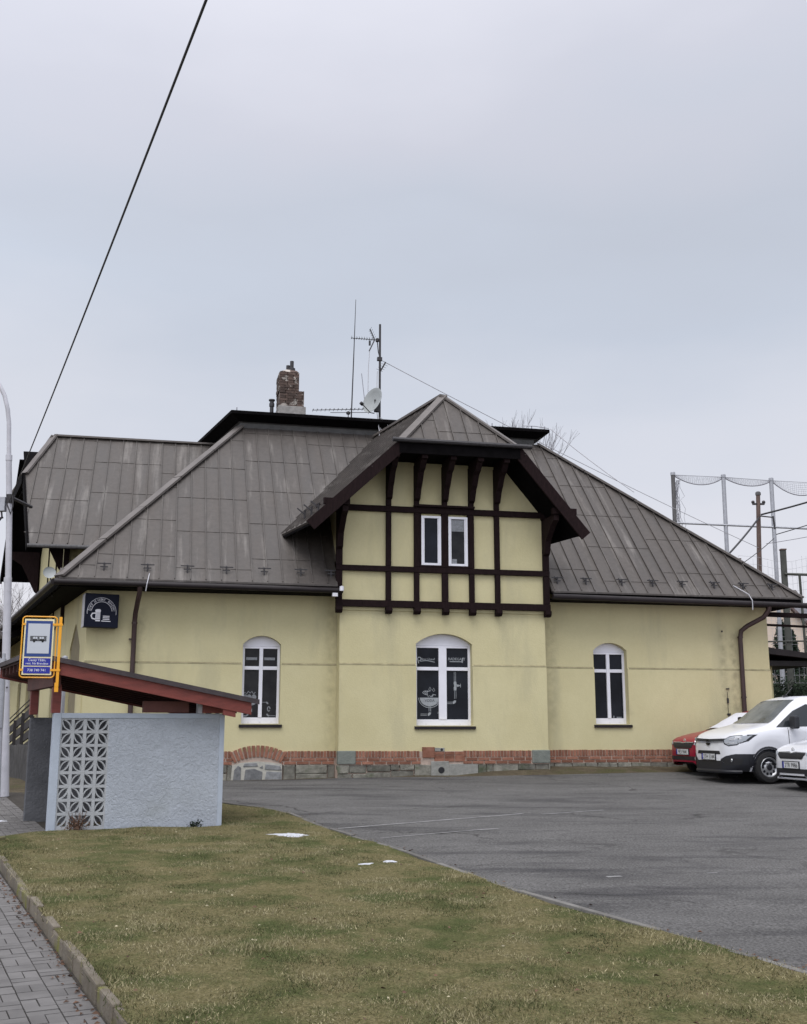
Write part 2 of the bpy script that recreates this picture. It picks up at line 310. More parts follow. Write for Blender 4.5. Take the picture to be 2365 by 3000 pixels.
# ------------------------------------------------------------------ terrain
PHI=R(12.6); cph,sph=math.cos(PHI),math.sin(PHI); OX,OY=-7.067,24.26
def loc_un(x,y): return ((x-OX)*cph+(y-OY)*sph, -(x-OX)*sph+(y-OY)*cph)
def W(u,n): return (OX+u*cph-n*sph, OY+u*sph+n*cph)
def sst(a,b,x): t=min(1,max(0,(x-a)/(b-a))); return t*t*(3-2*t)
def gz(x,y):
    t=min(max(y,0)-5,21); z=.018*t+.0005*t*abs(t)
    u,n=loc_un(x,y); return z+.25*sst(4,11,u)*sst(-1.3,0,n)
def sheet(name,poly,off,m,step=.6,zf=None,extra=None):
    bm=bmesh.new(); bm.faces.new([bm.verts.new((x,y,0)) for x,y in poly])
    xs=[p[0] for p in poly]; ys=[p[1] for p in poly]
    for ax,(lo,hi) in ((0,(min(xs),max(xs))),(1,(min(ys),max(ys)))):
        k=lo+step
        while k<hi:
            no=(1,0,0) if ax==0 else (0,1,0); co=(k,0,0) if ax==0 else (0,k,0)
            bmesh.ops.bisect_plane(bm,geom=bm.verts[:]+bm.edges[:]+bm.faces[:],plane_co=co,plane_no=no); k+=step
    bmesh.ops.triangulate(bm,faces=[f for f in bm.faces if len(f.verts)>4])
    for v in bm.verts: v.co.z=gz(v.co.x,v.co.y)+off+(extra(v.co.x,v.co.y) if extra else 0)
    bmesh.ops.recalc_face_normals(bm,faces=bm.faces)
    if sum(f.normal.z for f in bm.faces)<0: bmesh.ops.reverse_faces(bm,faces=bm.faces)
    me=bpy.data.meshes.new(name); bm.to_mesh(me); bm.free(); me.materials.append(M[m])
    for p in me.polygons: p.use_smooth=True
    o=bpy.data.objects.new(name,me); C.objects.link(o); return struct(o)
def inpoly(poly,x,y):
    r=False; j=len(poly)-1
    for i in range(len(poly)):
        xi,yi=poly[i]; xj,yj=poly[j]
        if (yi>y)!=(yj>y) and x<(xj-xi)*(y-yi)/(yj-yi)+xi: r=not r
        j=i
    return r
KD=(.4284,-.9036); KP=(-.9036,-.4284)
def K(t,o=0.): return (-4.70+t*KD[0]+o*KP[0],13.163+t*KD[1]+o*KP[1])
EDGE=[(4.75,2.6),(3.55,5.6),(2.68,7.67),(2.48,8.11),(2.02,8.99),(1.1,10.81),(.03,13.56),(-1.02,15.82),(-1.84,17.97),(-2.35,18.75),(-3.17,19.63)]
LAWN=[K(0),K(3),K(6),K(11)]+EDGE+[(-4.0,20.2),(-2.95,17.4),(-2.62,16.25),(-4.98,15.72),(-5.42,14.9),(-5.3,14.3)]
def terrain():
    bm_lo=[(-160,-40),(160,-40),(160,40),(-160,40)]
    o=sheet('ground',bm_lo,-.125,'soil',1.3,extra=lambda x,y:.09*sst(-1.6,-.55,loc_un(x,y)[1])*sst(-.5,0,loc_un(x,y)[0])+(.015*math.sin(x*7)*math.sin(y*9)))
    far=MB(); Z=gz(0,39)-.16; far.poly([(-400,38,Z),(400,38,Z),(400,700,Z),(-400,700,Z)]); struct(far.obj('far_ground','soil'))
    lot=EDGE[:]+[(-3.9,20.6),(-6.2,22.2)]+[W(-.3,-.75),W(2,-.55),W(5.4,-.62),W(8,-.95),W(10.5,-1.0),W(13,-.95),W(16,-.9),W(22,-.9),W(40,-.9),(38,2.6)]
    sheet('parking_lot',lot,0,'asphalt',.7)
    sheet('lawn',LAWN,.012,'lawn',.35,extra=lambda x,y:.012*math.sin(x*3.1+y)*math.sin(y*2.3)+.008*math.sin(x*9)*math.sin(y*8+x))
    pav=[K(12,.0),K(0,.0),K(-1.0,.0),(-5.25,14.75),(-4.9,15.8),(-5.75,18.3),(-3.7,18.2),(-4.6,20.6),(-6.3,22.6)]+[K(-12,1.5),K(-12,2.9),K(12,2.9)]
    sheet('pavement',pav,-.105,'joint',.6)
    # individual pavers, basket weave
    mb=MB()
    for i in range(-46,58):
        for j in range(-5,14):
            t=i*.2; o_=.035+j*.2; c=K(t+.1,o_+.1)
            if not inpoly(pav,*c) or t<-9: continue
            for q in (0,1):
                a=(t+.1*q,t+.1*q+.1,o_,o_+.2) if (i+j)%2 else (t,t+.2,o_+.1*q,o_+.1*q+.1)
                g=.004; dz=random.uniform(-.003,.003); vs=[]
                for tt,oo in ((a[0]+g,a[2]+g),(a[1]-g,a[2]+g),(a[1]-g,a[3]-g),(a[0]+g,a[3]-g)):
                    x,y=K(tt,oo); vs.append((x,y,gz(x,y)-.09+dz+random.uniform(-.0015,.0015)))
                mb.add(vs+[(x,y,z-.012) for x,y,z in vs],[(3,2,1,0),(0,1,5,4),(1,2,6,5),(2,3,7,6),(3,0,4,7)])
    struct(mb.obj('pavement_blocks','paver'))
    # kerb stones
    mb=MB(); t=0.
    while t<11:
        L=.5; a0,a1=t+.004,t+L-.004; o0=random.uniform(-.012,.006); zz=.018+random.uniform(-.010,.014); vs=[]
        for zb in (-.16,None):
            for tt,oo in ((a0,o0-.05),(a1,o0-.05),(a1,o0+.014),(a0,o0+.014)):
                x,y=K(tt,oo); vs.append((x,y,gz(x,y)+(zb if zb else zz+random.uniform(-.004,.004))))
        mb.add(vs,[(4,5,6,7),(0,1,5,4),(1,2,6,5),(2,3,7,6),(3,0,4,7),(0,3,2,1)]); t+=L
    struct(mb.obj('kerb','kerb',bevel=.016))
    mb=MB()
    for a,b in zip(EDGE[:-1],EDGE[1:]):
        d=math.hypot(b[0]-a[0],b[1]-a[1]); k=max(1,round(d/.9))
        for q in range(k):
            p=[a[0]+(b[0]-a[0])*q/k,a[1]+(b[1]-a[1])*q/k]; r=[a[0]+(b[0]-a[0])*(q+.99)/k,a[1]+(b[1]-a[1])*(q+.99)/k]
            nx,ny=(b[1]-a[1])/d*.032,-(b[0]-a[0])/d*.032; h=random.uniform(.012,.03)
            mb.add([(x,y,gz(x,y)+z) for z in (-.1,h) for x,y in ((p[0]-nx,p[1]-ny),(p[0]+nx,p[1]+ny),(r[0]+nx,r[1]+ny),(r[0]-nx,r[1]-ny))],
                   [(4,5,6,7),(0,1,5,4),(1,2,6,5),(2,3,7,6),(3,0,4,7),(0,3,2,1)])
    struct(mb.obj('lot_edging','edging',bevel=.006))
    mb=MB()
    for (a,b,w) in (((-.95,15.97),(1.9,17.95),.075),((-.3,14.93),(1.2,15.95),.05),((1.05,15.85),(1.35,15.97),.09),((2.2,17.85),(3.3,18.5),.05),((3.2,12.0),(3.32,12.02),.05),((2.1,11.75),(2.26,11.80),.07)):
        d=math.hypot(b[0]-a[0],b[1]-a[1]); nx,ny=-(b[1]-a[1])/d*w/2,(b[0]-a[0])/d*w/2; k=12
        for q in range(k):
            vs=[]
            for s_,e in ((q/k,1),((q+1)/k,1),((q+1)/k,-1),(q/k,-1)):
                x=a[0]+(b[0]-a[0])*s_+nx*e; y=a[1]+(b[1]-a[1])*s_+ny*e; vs.append((x,y,gz(x,y)+.005))
            mb.poly(vs)
    struct(mb.obj('parking_line','paint'))
def grass():
    n=780000; out=[]
    xs=np.array([p[0] for p in LAWN]); ys=np.array([p[1] for p in LAWN])
    Y=3.4+(20.2-3.4)*rng.random(n)**1.55; X=-5.6+10.4*rng.random(n)
    ins=np.zeros(n,bool); j=len(LAWN)-1
    for i in range(len(LAWN)):
        c=((ys[i]>Y)!=(ys[j]>Y))&(X<(xs[j]-xs[i])*(Y-ys[i])/((ys[j]-ys[i]) or 1e-9)+xs[i]); ins^=c; j=i
    bare=np.sin(2.1*X+1.3*np.sin(1.7*Y)+.6)*np.sin(1.9*Y+1.1*np.sin(2.3*X))+.5*np.sin(5.3*X+2*np.sin(3.1*Y)); ins&=~((bare<-.42)&(rng.random(len(X))<.72))
    X=X[ins];Y=Y[ins]; n=len(X); X=X+rng.normal(0,.035,n)*(rng.random(n)<.35)
    Z=np.array([gz(a,b) for a,b in zip(X,Y)])+.012+.012*np.sin(X*3.1+Y)*np.sin(Y*2.3)+.008*np.sin(X*9)*np.sin(Y*8+X)-.003
    ang=rng.random(n)*2*PI; tilt=.35+1.0*rng.random(n); near=np.exp(np.minimum(0,((X+4.70)*KP[0]+(Y-13.163)*KP[1]))/.10); big=(1+1.3*near)*((np.sin(X*1.7+1)*np.sin(Y*1.3)+np.sin(X*4.1)*np.sin(Y*3.7+2))*.25+.75)
    h=(.016+.030*rng.random(n)**1.5)*big; w=.0018+.0022*rng.random(n)
    wx,wy=np.cos(ang)*w,np.sin(ang)*w; a2=rng.random(n)*2*PI; lx,ly=np.cos(a2)*h*np.sin(tilt),np.sin(a2)*h*np.sin(tilt); lz=h*np.cos(tilt)
    V=np.empty((n,3,3)); V[:,0]=np.stack([X-wx,Y-wy,Z],1); V[:,1]=np.stack([X+wx,Y+wy,Z],1); V[:,2]=np.stack([X+lx,Y+ly,Z+lz],1)
    me=bpy.data.meshes.new('grass'); me.vertices.add(3*n); me.vertices.foreach_set('co',V.ravel())
    me.loops.add(3*n); me.loops.foreach_set('vertex_index',np.arange(3*n,dtype=np.int32)); me.polygons.add(n)
    me.polygons.foreach_set('loop_start',np.arange(0,3*n,3,dtype=np.int32)); me.update(); me.validate()
    m,nt,b=_new('grass_blade'); N=nt.nodes.new; L=nt.links.new
    b.inputs['Roughness'].default_value=.85; b.inputs['Specular IOR Level'].default_value=.15
    g=N('ShaderNodeNewGeometry'); tc=N('ShaderNodeTexCoord')
    n1=N('ShaderNodeTexNoise'); n1.inputs['Scale'].default_value=1.7; n1.inputs['Detail'].default_value=5; L(tc.outputs['Object'],n1.inputs['Vector'])
    ad=N('ShaderNodeMath'); ad.operation='MULTIPLY_ADD'; ad.inputs[1].default_value=.62; L(g.outputs['Random Per Island'],ad.inputs[0])
    n2=N('ShaderNodeMath'); n2.operation='MULTIPLY_ADD'; n2.inputs[1].default_value=2.4; n2.inputs[2].default_value=-1.10; L(n1.outputs['Fac'],n2.inputs[0]); L(n2.outputs[0],ad.inputs[2])
    r=N('ShaderNodeValToRGB'); e=r.color_ramp.elements; e[0].position=.1; e[0].color=(.32,.285,.175,1); e[1].position=.95; e[1].color=(.042,.056,.024,1)
    for p,c in ((.35,(.225,.200,.110,1)),(.52,(.158,.148,.072,1)),(.72,(.092,.103,.042,1))):
        q=e.new(p); q.color=c
    L(ad.outputs[0],r.inputs[0]); 
    f1=N('ShaderNodeMath'); f1.operation='MULTIPLY'; f1.inputs[1].default_value=13.7; L(g.outputs['Random Per Island'],f1.inputs[0]); f2=N('ShaderNodeMath'); f2.operation='FRACT'; L(f1.outputs[0],f2.inputs[0])
    f3=N('ShaderNodeMapRange'); f3.inputs['To Min'].default_value=.5; f3.inputs['To Max'].default_value=1.3; L(f2.outputs[0],f3.inputs[0]); hm=N('ShaderNodeMix'); hm.data_type='RGBA'; hm.blend_type='MULTIPLY'; hm.inputs[0].default_value=1
    L(r.outputs[0],hm.inputs[6]); L(f3.outputs[0],hm.inputs[7]); L(hm.outputs[2],b.inputs['Base Color']); me.materials.append(m)
    o=bpy.data.objects.new('grass',me); C.objects.link(o); tag(o,'short patchy winter grass, half green and half straw','grass',kind='stuff')
    # litter
    for nm,mt,cnt,lab,rad in (('pale_litter','leaf_litter',240,'scattered pale dead leaf scraps on the lawn',.011),('dead_leaves','brownleaf',620,'scattered brown dead leaves on grass and along the kerb',.016)):
        mb=MB()
        for _ in range(cnt):
            if nm=='dead_leaves' and random.random()<.3:
                i=random.randrange(1,8); q=random.random(); x=EDGE[i][0]+(EDGE[i+1][0]-EDGE[i][0])*q+abs(random.gauss(.03,.10)); y=EDGE[i][1]+(EDGE[i+1][1]-EDGE[i][1])*q; z=gz(x,y)+.008
            elif nm=='dead_leaves' and random.random()<.65:
                x,y=K(random.random()*9,.03+abs(random.gauss(0,.06))); z=gz(x,y)-.085
            else:
                while 1:
                    y=4.5+13*random.random()**1.5; x=random.uniform(-5,4.5)
                    if inpoly(LAWN,x,y): break
                z=gz(x,y)+.035
            s=rad*random.uniform(.5,1.5); a=random.random()*PI; c_,s_=math.cos(a)*s,math.sin(a)*s; k=random.uniform(.3,.6); t=random.uniform(-.4,.6)*s
            mb.poly([(x-c_,y-s_,z),(x+s_*k,y-c_*k,z+t),(x+c_,y+s_,z+.3*t),(x-s_*k,y+c_*k,z+.5*s)])
        tag(mb.obj(nm,mt),lab,'leaf litter',kind='stuff')
def snow(label,cx,cy,rx,ry,z,rot,sub=.006):
    mb=MB(); n=28; off=[random.uniform(.35,1.25) for _ in range(n)]
    off=[(off[i-1]+2*off[i]+off[(i+1)%n])/4*(1+.25*math.sin(3*i)) for i in range(n)]; rings=[]
    for k,(f,h) in enumerate(((1,0),(.85,.008),(.5,.014))):
        for i in range(n):
            a=2*PI*i/n; px,py=rx*f*off[i]*math.cos(a),ry*f*off[i]*math.sin(a)
            x=cx+px*math.cos(rot)-py*math.sin(rot); y=cy+px*math.sin(rot)+py*math.cos(rot); rings.append((x-cx,y-cy,gz(x,y)+h-sub))
    z0=gz(cx,cy); rings=[(a,b,c-z0) for a,b,c in rings]+[(0,0,.015-sub)]
    fs=[(k*n+i,k*n+(i+1)%n,(k+1)*n+(i+1)%n,(k+1)*n+i) for k in range(2) for i in range(n)]+[(2*n+i,2*n+(i+1)%n,3*n) for i in range(n)]
    mb.add(rings,fs); o=mb.obj('snow_patch','snow',smooth=2,loc=(cx,cy,z0+z)); tag(o,label,'snow','melting snow patches'); return o
# ------------------------------------------------------------------ the inn
def roof_plane(mb,poly,sp=.36,row=1.4,off=.1,seam=.042,t=.05,stag=5):
    P=[Vector(p) for p in poly]; N=(P[1]-P[0]).cross(P[2]-P[0]).normalized()
    if N.z<0: N=-N
    H=N.cross(Vector((0,0,1))).normalized(); D=H.cross(N)
    if D.z>0: D=-D; 
    mb.prism([p-N*t for p in P],N*t)
    q=[(p.dot(H),p.dot(D)) for p in P]; c=P[0].dot(N)
    def pt(a,b,h=0): return H*a+D*b+N*(c+h)
    def clip(a):
        r=[]
        for i in range(len(q)):
            (a0,b0),(a1,b1)=q[i],q[(i+1)%len(q)]
            if (a0<=a)!=(a1<=a): r.append(b0+(b1-b0)*(a-a0)/(a1-a0))
        r.sort(); return list(zip(r[::2],r[1::2]))
    amin=min(a for a,b in q); amax=max(a for a,b in q); bmax=max(b for a,b in q); k=0; a=amin+off
    while a<amax:
        for b0,b1 in clip(a):
            if b1-b0>.1: mb.bar(pt(a,b0+.02,.012),pt(a,b1-.02,.012),.020,seam+random.uniform(0,.010),N)
        st=((k//stag)%2)*.42+ (k%3)*.004
        for b0,b1 in clip(a+sp/2):
            bb=bmax-.45-st
            while bb>b0+.1:
                if bb<b1-.1: mb.bar(pt(a+.015,bb,.006),pt(a+sp-.015,bb+random.uniform(-.008,.008),.002),.018,.011,N)
                bb-=row
        a+=sp; k+=1
    return mb
def cap_strip(mb,a,b,w=.26,h=.05,n=(0,0,1)):
    mb.bar(a,b,w,h,n); return mb
def arched(cx,w,z0,zs,rise,n=14):
    """outline of an opening: jambs to spring height zs, segmental head of that rise"""
    hw=w/2; r=(hw*hw+rise*rise)/(2*rise); cz=zs+rise-r; a=math.degrees(math.asin(hw/r))
    return [(cx-hw,z0),(cx+hw,z0)]+[(cx+r*math.sin(R(a-2*a*i/n)),cz+r*math.cos(R(a-2*a*i/n))) for i in range(n+1)]
def brackets2d(): pass
def build_inn():
    inn=thing('inn_building','long yellow plastered inn with dark half-timbered gable and grey sheet metal hip roof','building',(OX,OY,.55),PHI); ZS[inn.name]=.55
    SL=-.2157  # left wall leans along the street: u per n
    # ---- walls
    def wallprof(y): return [(y-.035,1.10),(y-.035,3.10),(y,3.13),(y,4.9),(y+.34,4.9),(y+.34,1.10)]
    w=MB(); w.prism([(0,a,b) for a,b in wallprof(0)],(16.8,0,0)); wall=w.obj('facade_wall','plaster',inn)
    def cutter(cx,wd,z0,zs,rise,y0=-1,y1=1):
        c=MB(); c.prism([(x,y0,z) for x,z in arched(cx,wd,z0,zs,rise)],(0,y1-y0,0)); return c.obj('cut',None,inn)
    boolean(wall,[cutter(3.91,.87,1.76,3.55,.2),cutter(12.46,.88,1.76,3.54,.19)])
    w=MB(); w.prism([(5.64,a,b) for a,b in wallprof(-.4)],(5.0,0,0)); bay=w.obj('bay_wall','plaster',inn)
    for a,b,y in ((.0,3.45,0),(4.36,5.64,0),(10.64,11.99,0),(12.93,16.8,0),(5.64,7.43,-.4),(8.83,10.64,-.4)):
        w=MB(); w.prism([(a,y-.038,3.085),(a,y-.038,3.102),(a,y+.003,3.137),(a,y+.003,3.10)],(b-a,0,0)); w.obj('string_course','stringdirt',inn)
    boolean(bay,[cutter(8.13,1.36,1.72,3.6,.24)])
    # left street wall and its niche strips
    w=MB(); d=Vector((SL,1,0)); w.prism([Vector((0,0,b))+Vector((a,a*.2157,0)) for a,b in wallprof(0)],d*19)
    lw=w.obj('street_wall','plaster',inn)
    def lniche(n0,n1,z0,z1,pt):
        c=MB(); nm=(n0+n1)/2; out=[(n0,z0),(n1,z0),(n1,z1)]+([(n0+(n1-n0)*.72,z1+pt*.62),(nm,z1+pt),(n0+(n1-n0)*.28,z1+pt*.62)] if pt else [])+[(n0,z1)]
        c.prism([(SL*nn-.3,nn,z) for nn,z in out],(.42,.09,0)); return c.obj('cut',None,inn)
    boolean(lw,[lniche(.75,2.3,1.4,3.5,.6),lniche(3.4,5.2,1.4,3.3,0),lniche(7.4,8.5,1.4,3.3,0),lniche(9.8,11,1.4,3.3,0),lniche(12.5,13.5,1.4,3.3,0)])
    for n0,n1,z1,pt in ((.75,2.3,3.5,.6),(3.4,5.2,3.3,0),(7.4,8.5,3.3,0),(9.8,11,3.3,0),(12.5,13.5,3.3,0)):
        w=MB(); nm=(n0+n1)/2; w.prism([(SL*nn+.03,nn,z) for nn,z in ((n0-.05,1.4),(n1+.05,1.4),(n1+.05,z1+pt+.1),(n0-.05,z1+pt+.1))],(.01,0,0)); w.obj('niche_panel','niche',inn)
    w=MB(); w.box(16.79,18.62,2.9,12.0,.5,3.4); w.prism([(16.8,.3,.5),(16.8,12,.5),(16.8,12,4.9),(16.8,.3,4.9)],(-.34,0,0)); w.box(-2.4,16.5,12,12.35,.5,4.9); w.obj('rear_wall','plaster',inn)
    # right lean-to canopy
    w=MB(); w.prism([(17.0,2.3,3.80),(20.4,2.3,3.50),(20.4,2.3,3.62),(17.0,2.3,4.02)],(0,3.6,0)); w.box(17.0,19.7,2.5,5.8,3.38,3.52); w.obj('side_canopy','gutter',inn)
    # ---- plinth: soldiers, two stretcher courses, rubble stone
    br=MB(); mo=MB(); stn=MB(); gs=MB()
    gaps=[(5.62,6.03),(10.22,10.66)]
    def course(u0,u1,y,skip):
        u=u0
        while u<u1-.03:
            L=.057
            if not any(a-.05<u<b for a,b in skip): j=random.uniform(-.006,.006); br.box(u,u+L,y-.05+j,y+.05,1.012,1.15+random.uniform(-.004,.004))
            u+=.0745
        for r_ in (0,1):
            u=u0-(.14 if r_ else 0); zb=.935-.075*r_
            while u<u1:
                a=max(u,u0); b=min(u+.278,u1)
                if b-a>.03 and not any(a_-.02<a and b<b_+.02 for a_,b_ in skip):
                    for a_,b_ in skip:
                        if a<a_<b: b=a_
                        if a<b_<b: a=b_
                    j=random.uniform(-.008,.008)
                    if b-a>.03: br.box(a,b-.016,y-.05+j,y+.05,zb,zb+.059)
                u+=.288
    course(0,5.62,-.035,[(3.32,4.42)]); course(6.03,10.22,-.435,[(7.55,8.55)]); course(10.66,16.8,-.035,[])
    mo.box(0,5.64,-.068,.3,.84,1.142); mo.box(5.64,10.64,-.468,-.1,.84,1.142); mo.box(10.64,16.8,-.068,.3,.84,1.142)
    for i in range(13):   # relieving arch over the bricked cellar window
        a=R(62+56*i/12); r0,r1=1.05,1.30; cx,cz=3.87,-.02; c_,s_=math.cos(a),math.sin(a); hw=.029
        p=[(cx+r*c_-k*hw*s_,-.10,cz+r*s_+k*hw*c_) for r,k in ((r0,-1),(r1,-1.15),(r1,1.15),(r0,1))]
        br.prism(p,(0,.12,0))
    br.box(7.58,7.86,-.5,-.36,1.0,1.235); mo.box(3.34,4.40,-.075,.2,.85,1.13)
    for zb in (1.06,.98,.91):
        u=7.86
        while u<8.5: br.box(u,u+.23,-.485,-.38,zb,zb+.07); u+=.245
    br.obj('brick_course','brick',inn,bevel=.004); mo.obj('brick_mortar','mortar',inn)
    def rubble(u0,u1,y,z0,z1,rows=2):
        mo2.box(u0,u1,y+.035,y+.4,z0-.2,z1)
        u=u0
        while u<u1-.02:
            L=min(random.uniform(.28,.75),u1-u); k=1 if random.random()<.45 else 2; zz=[z0-.15]+([z0+(z1-z0)*random.uniform(.4,.62)] if k==2 else [])+[z1]
            for a,b in zip(zz[:-1],zz[1:]):
                cuts=[u,u+L] if random.random()<.6 else [u,u+L*random.uniform(.35,.65),u+L]
                for p,q in zip(cuts[:-1],cuts[1:]):
                    j=lambda s=.014: random.uniform(-s,s); yo=y+random.uniform(-.035,.01); g=.007; ti=random.uniform(-.012,.012)
                    F=[(p+g+j(),yo+ti,a+g+j()),(q-g+j(),yo-ti,a+g+j()),(q-g+j(),yo+j(.01),b-g+j(.008)),(p+g+j(),yo,b-g+j(.008))]
                    B=[(x,y+.2,z) for x,_,z in F]
                    stn.add(F+B,[(0,1,2,3),(0,4,5,1),(1,5,6,2),(2,6,7,3),(3,7,4,0),(7,6,5,4)])
            u+=L
    mo2=MB()
    rubble(0,3.3,-.06,.5,.85); rubble(4.44,5.62,-.06,.5,.85); rubble(5.62,7.78,-.46,.5,.85); rubble(8.9,10.66,-.46,.5,.86); rubble(10.66,16.8,-.06,.6,.85)
    stn.obj('plinth_stones','stone',inn,bevel=.018); mo2.obj('plinth_bedding','mortar',inn)
    for a,b in gaps: gs.box(a,b,-.5,-.3,.86,1.16)
    gs.obj('corner_stone','greystone',inn,bevel=.02)
    cp=MB(); cp.box(7.78,8.2,-.495,-.3,.5,.92); cp.box(8.2,8.9,-.478,-.3,.5,.86); cp.box(7.87,8.1,-.492,-.3,1.14,1.22); cp.obj('cement_patch','cement',inn,bevel=.012)
    ho=MB(); ho.lathe([(.0,.006),(.065,.006),(.075,.0)],(8.02,-.496,.72),(0,-1,0),16); ho.lathe([(.0,.006),(.03,.004)],(8.03,-.493,1.18),(0,-1,0),12); ho.obj('pipe_hole','black',inn)
    lm=MB(); lm.prism([(3.28,-.085,.45),(4.42,-.085,.45),(4.42,-.085,.86),(4.2,-.085,.90),(3.87,-.085,.93),(3.5,-.085,.90),(3.30,-.085,.84)],(0,.1,0)); lm.obj('walled_cellar_window','limewash',inn)
    bs=MB()
    for pl in ([(3.33,.5),(3.50,.5),(3.5,.80),(3.43,.84),(3.35,.74)],[(3.54,.81),(3.88,.82),(3.85,.895),(3.58,.89)],[(3.57,.5),(3.97,.5),(3.98,.70),(3.8,.77),(3.60,.75)],[(4.03,.5),(4.41,.5),(4.41,.69),(4.07,.71)],[(4.03,.75),(4.41,.73),(4.37,.83),(4.04,.87)],[(3.91,.79),(3.99,.77),(3.98,.84)]):
        bs.prism([(x,-.1,z) for x,z in pl],(0,.05,0))
    bs.obj('cellar_window_stones','bluestone',inn,bevel=.012)
    # ---- windows: frame > pane, sill, film lettering
    def window(cx,w,z0,zs,rise,y,tran,mull,style):
        hw=w/2; f=MB(); yo=y; yb=y+.07
        f.prism([(x,yo,z) for x,z in [(cx-hw,zs-.03)]+[(cx+hw,zs-.03)]+arched(cx,w,0,zs,rise)[2:]],(0,.07,0))   # arched head panel
        f.box(cx-hw,cx-hw+.06,yo-.01,yb,z0,zs-.034); f.box(cx+hw-.06,cx+hw,yo-.01,yb,z0,zs-.034)
        f.box(cx-hw+.06,cx+hw-.06,yo-.01,yb,zs-.085,zs-.034); f.box(cx-hw+.06,cx+hw-.06,yo-.01,yb,z0,z0+.14)
        f.box(cx-mull/2,cx+mull/2,yo-.022,yb,z0+.14,zs-.085)
        f.box(cx-hw+.06,cx-mull/2,yo-.014,yb,tran-.04,tran+.04); f.box(cx+mull/2,cx+hw-.06,yo-.014,yb,tran-.04,tran+.04)
        for dx in (-.3,.3,0): f.box(cx+dx*w-.02,cx+dx*w+.02,yo-.016,yo-.01,z0+.035,z0+.05)
        fo=f.obj('window','white_pvc',inn,bevel=.006)
        g=MB(); yg=yo+.025
        for a,b in ((cx-hw+.06,cx-mull/2),(cx+mull/2,cx+hw-.06)):
            for c_,d_ in ((z0+.14,tran-.04),(tran+.04,zs-.085)):
                p=MB(); p.box(a,b,yg,yg+.02,c_,d_); p.obj('pane','glass' if style!='L' else 'glass_dim',fo)
        s=MB(); s.prism([(cx-hw-.05,y-.25,z0-.02),(cx-hw-.05,y-.25,z0-.085),(cx-hw-.05,y-.2,z0-.085),(cx-hw-.05,y-.2,z0-.06),(cx-hw-.05,y,z0-.04),(cx-hw-.05,y,z0)],(w+.1,0,0)); s.obj('sill','gutter',fo)
        T=lambda x,z,h: (x,yg-h,z); return fo,T
    # middle window with film pictures
    fo,T=window(8.13,1.36,1.72,3.6,.24,-.23,3.03,.19,'C')
    t=MB(); add_text(t,'RADEGAST',T,8.485,3.235,.088,.003,spacing=.95); t.flat([(8.31,3.195),(8.60,3.195),(8.63,3.212),(8.31,3.212)],T,.003)
    t.flat([(8.59,3.195),(8.63,3.175),(8.655,3.3),(8.63,3.3)],T,.003)
    t.obj('lettering','decal',fo); t=MB(); add_text(t,'Pilsner Urquell',T,7.77,3.235,.066,.003,shear=.25,spacing=.9)
    t.ribbon([(7.60,3.20)]+[(7.6+.35*i/8,3.20+.02*math.sin(i*.5)) for i in range(1,9)],.014,T,.003)
    t.ribbon(arc(7.575,3.255,.042,-90,250),.02,T,.003); t.ribbon([(7.545,3.22),(7.56,3.155)],.022,T,.003)
    t.obj('lettering','decal',fo)
    p=MB()
    p.flat(arc(7.82,2.36,.235,180,360,ry=.20),T,.003); p.ribbon(arc(7.82,2.365,.265,182,358,ry=.235),.014,T,.003)
    for o_ in (0,.05,.1):
        p.ribbon([(7.80,2.37),(7.77,2.42),(7.70+o_*.7,2.44),(7.65+o_,2.475),(7.69+o_,2.51),(7.74+o_,2.515)],.016,T,.003)
    p.ribbon(arc(7.86,2.43,.045,200,380),.014,T,.003); p.ribbon(arc(7.93,2.40,.055,40,220,ry=.03),.014,T,.003)
    for cx_,cz_ in ((7.83,2.55),(7.92,2.53)): p.ribbon([(cx_,cz_+.055),(cx_+.03,cz_),(cx_,cz_-.03),(cx_-.03,cz_)],.010,T,.003,closed=True)
    for z_ in (2.225,2.26): p.ribbon([(7.97,z_),(8.034,z_)],.010,T,.003); p.ribbon([(8.226,z_),(8.37,z_)],.010,T,.003)
    for x_ in (7.805,7.845): p.ribbon([(x_,2.16),(x_,2.04)],.012,T,.003)
    p.ribbon(arc(7.775,2.02,.05,0,-90),.055,T,.003)
    for z_ in (1.955,1.985): p.ribbon([(7.60,z_),(7.75,z_)],.010,T,.003)
    p.ribbon(arc(8.38,2.30,.055,-90,0),.055,T,.003)
    for x_ in (8.425,8.46): p.ribbon([(x_,2.34),(x_,2.52)],.009,T,.003); p.ribbon([(x_-.005,2.74),(x_-.005,2.97)],.009,T,.003)
    p.flat([(8.41,2.53),(8.47,2.53),(8.475,2.60),(8.46,2.63),(8.475,2.70),(8.465,2.74),(8.415,2.74),(8.405,2.70),(8.42,2.63),(8.405,2.60)],T,.0034)
    p.flat([(8.47,2.615),(8.53,2.625),(8.565,2.64),(8.565,2.65),(8.53,2.665),(8.47,2.675)],T,.003); p.flat([(8.565,2.60),(8.578,2.60),(8.578,2.69),(8.565,2.69)],T,.0034)
    p.flat([(8.037-.02,1.99),(8.03,1.99),(8.03,2.03),(8.037-.02,2.03)],T,.003)
    p.obj('film_picture','decal',fo)
    q=MB(); add_text(q,'VODA',lambda x,z,h:(x,-.23+.025-h,z),7.82,2.265,.085,.006); q.obj('lettering','black',fo)
    # left window
    fo,T=window(3.91,.87,1.76,3.55,.2,.17,3.02,.085,'L')
    p=MB()
    for cx_ in (3.57,3.66,3.77): p.flat(arc(cx_,2.36,.055,0,340,14,ry=.06),T,.003)
    zz=[(3.52+.04*i,2.45+(.05 if i%2 else 0)-.01*abs(i-4)) for i in range(8)]; p.ribbon(zz,.02,T,.003)
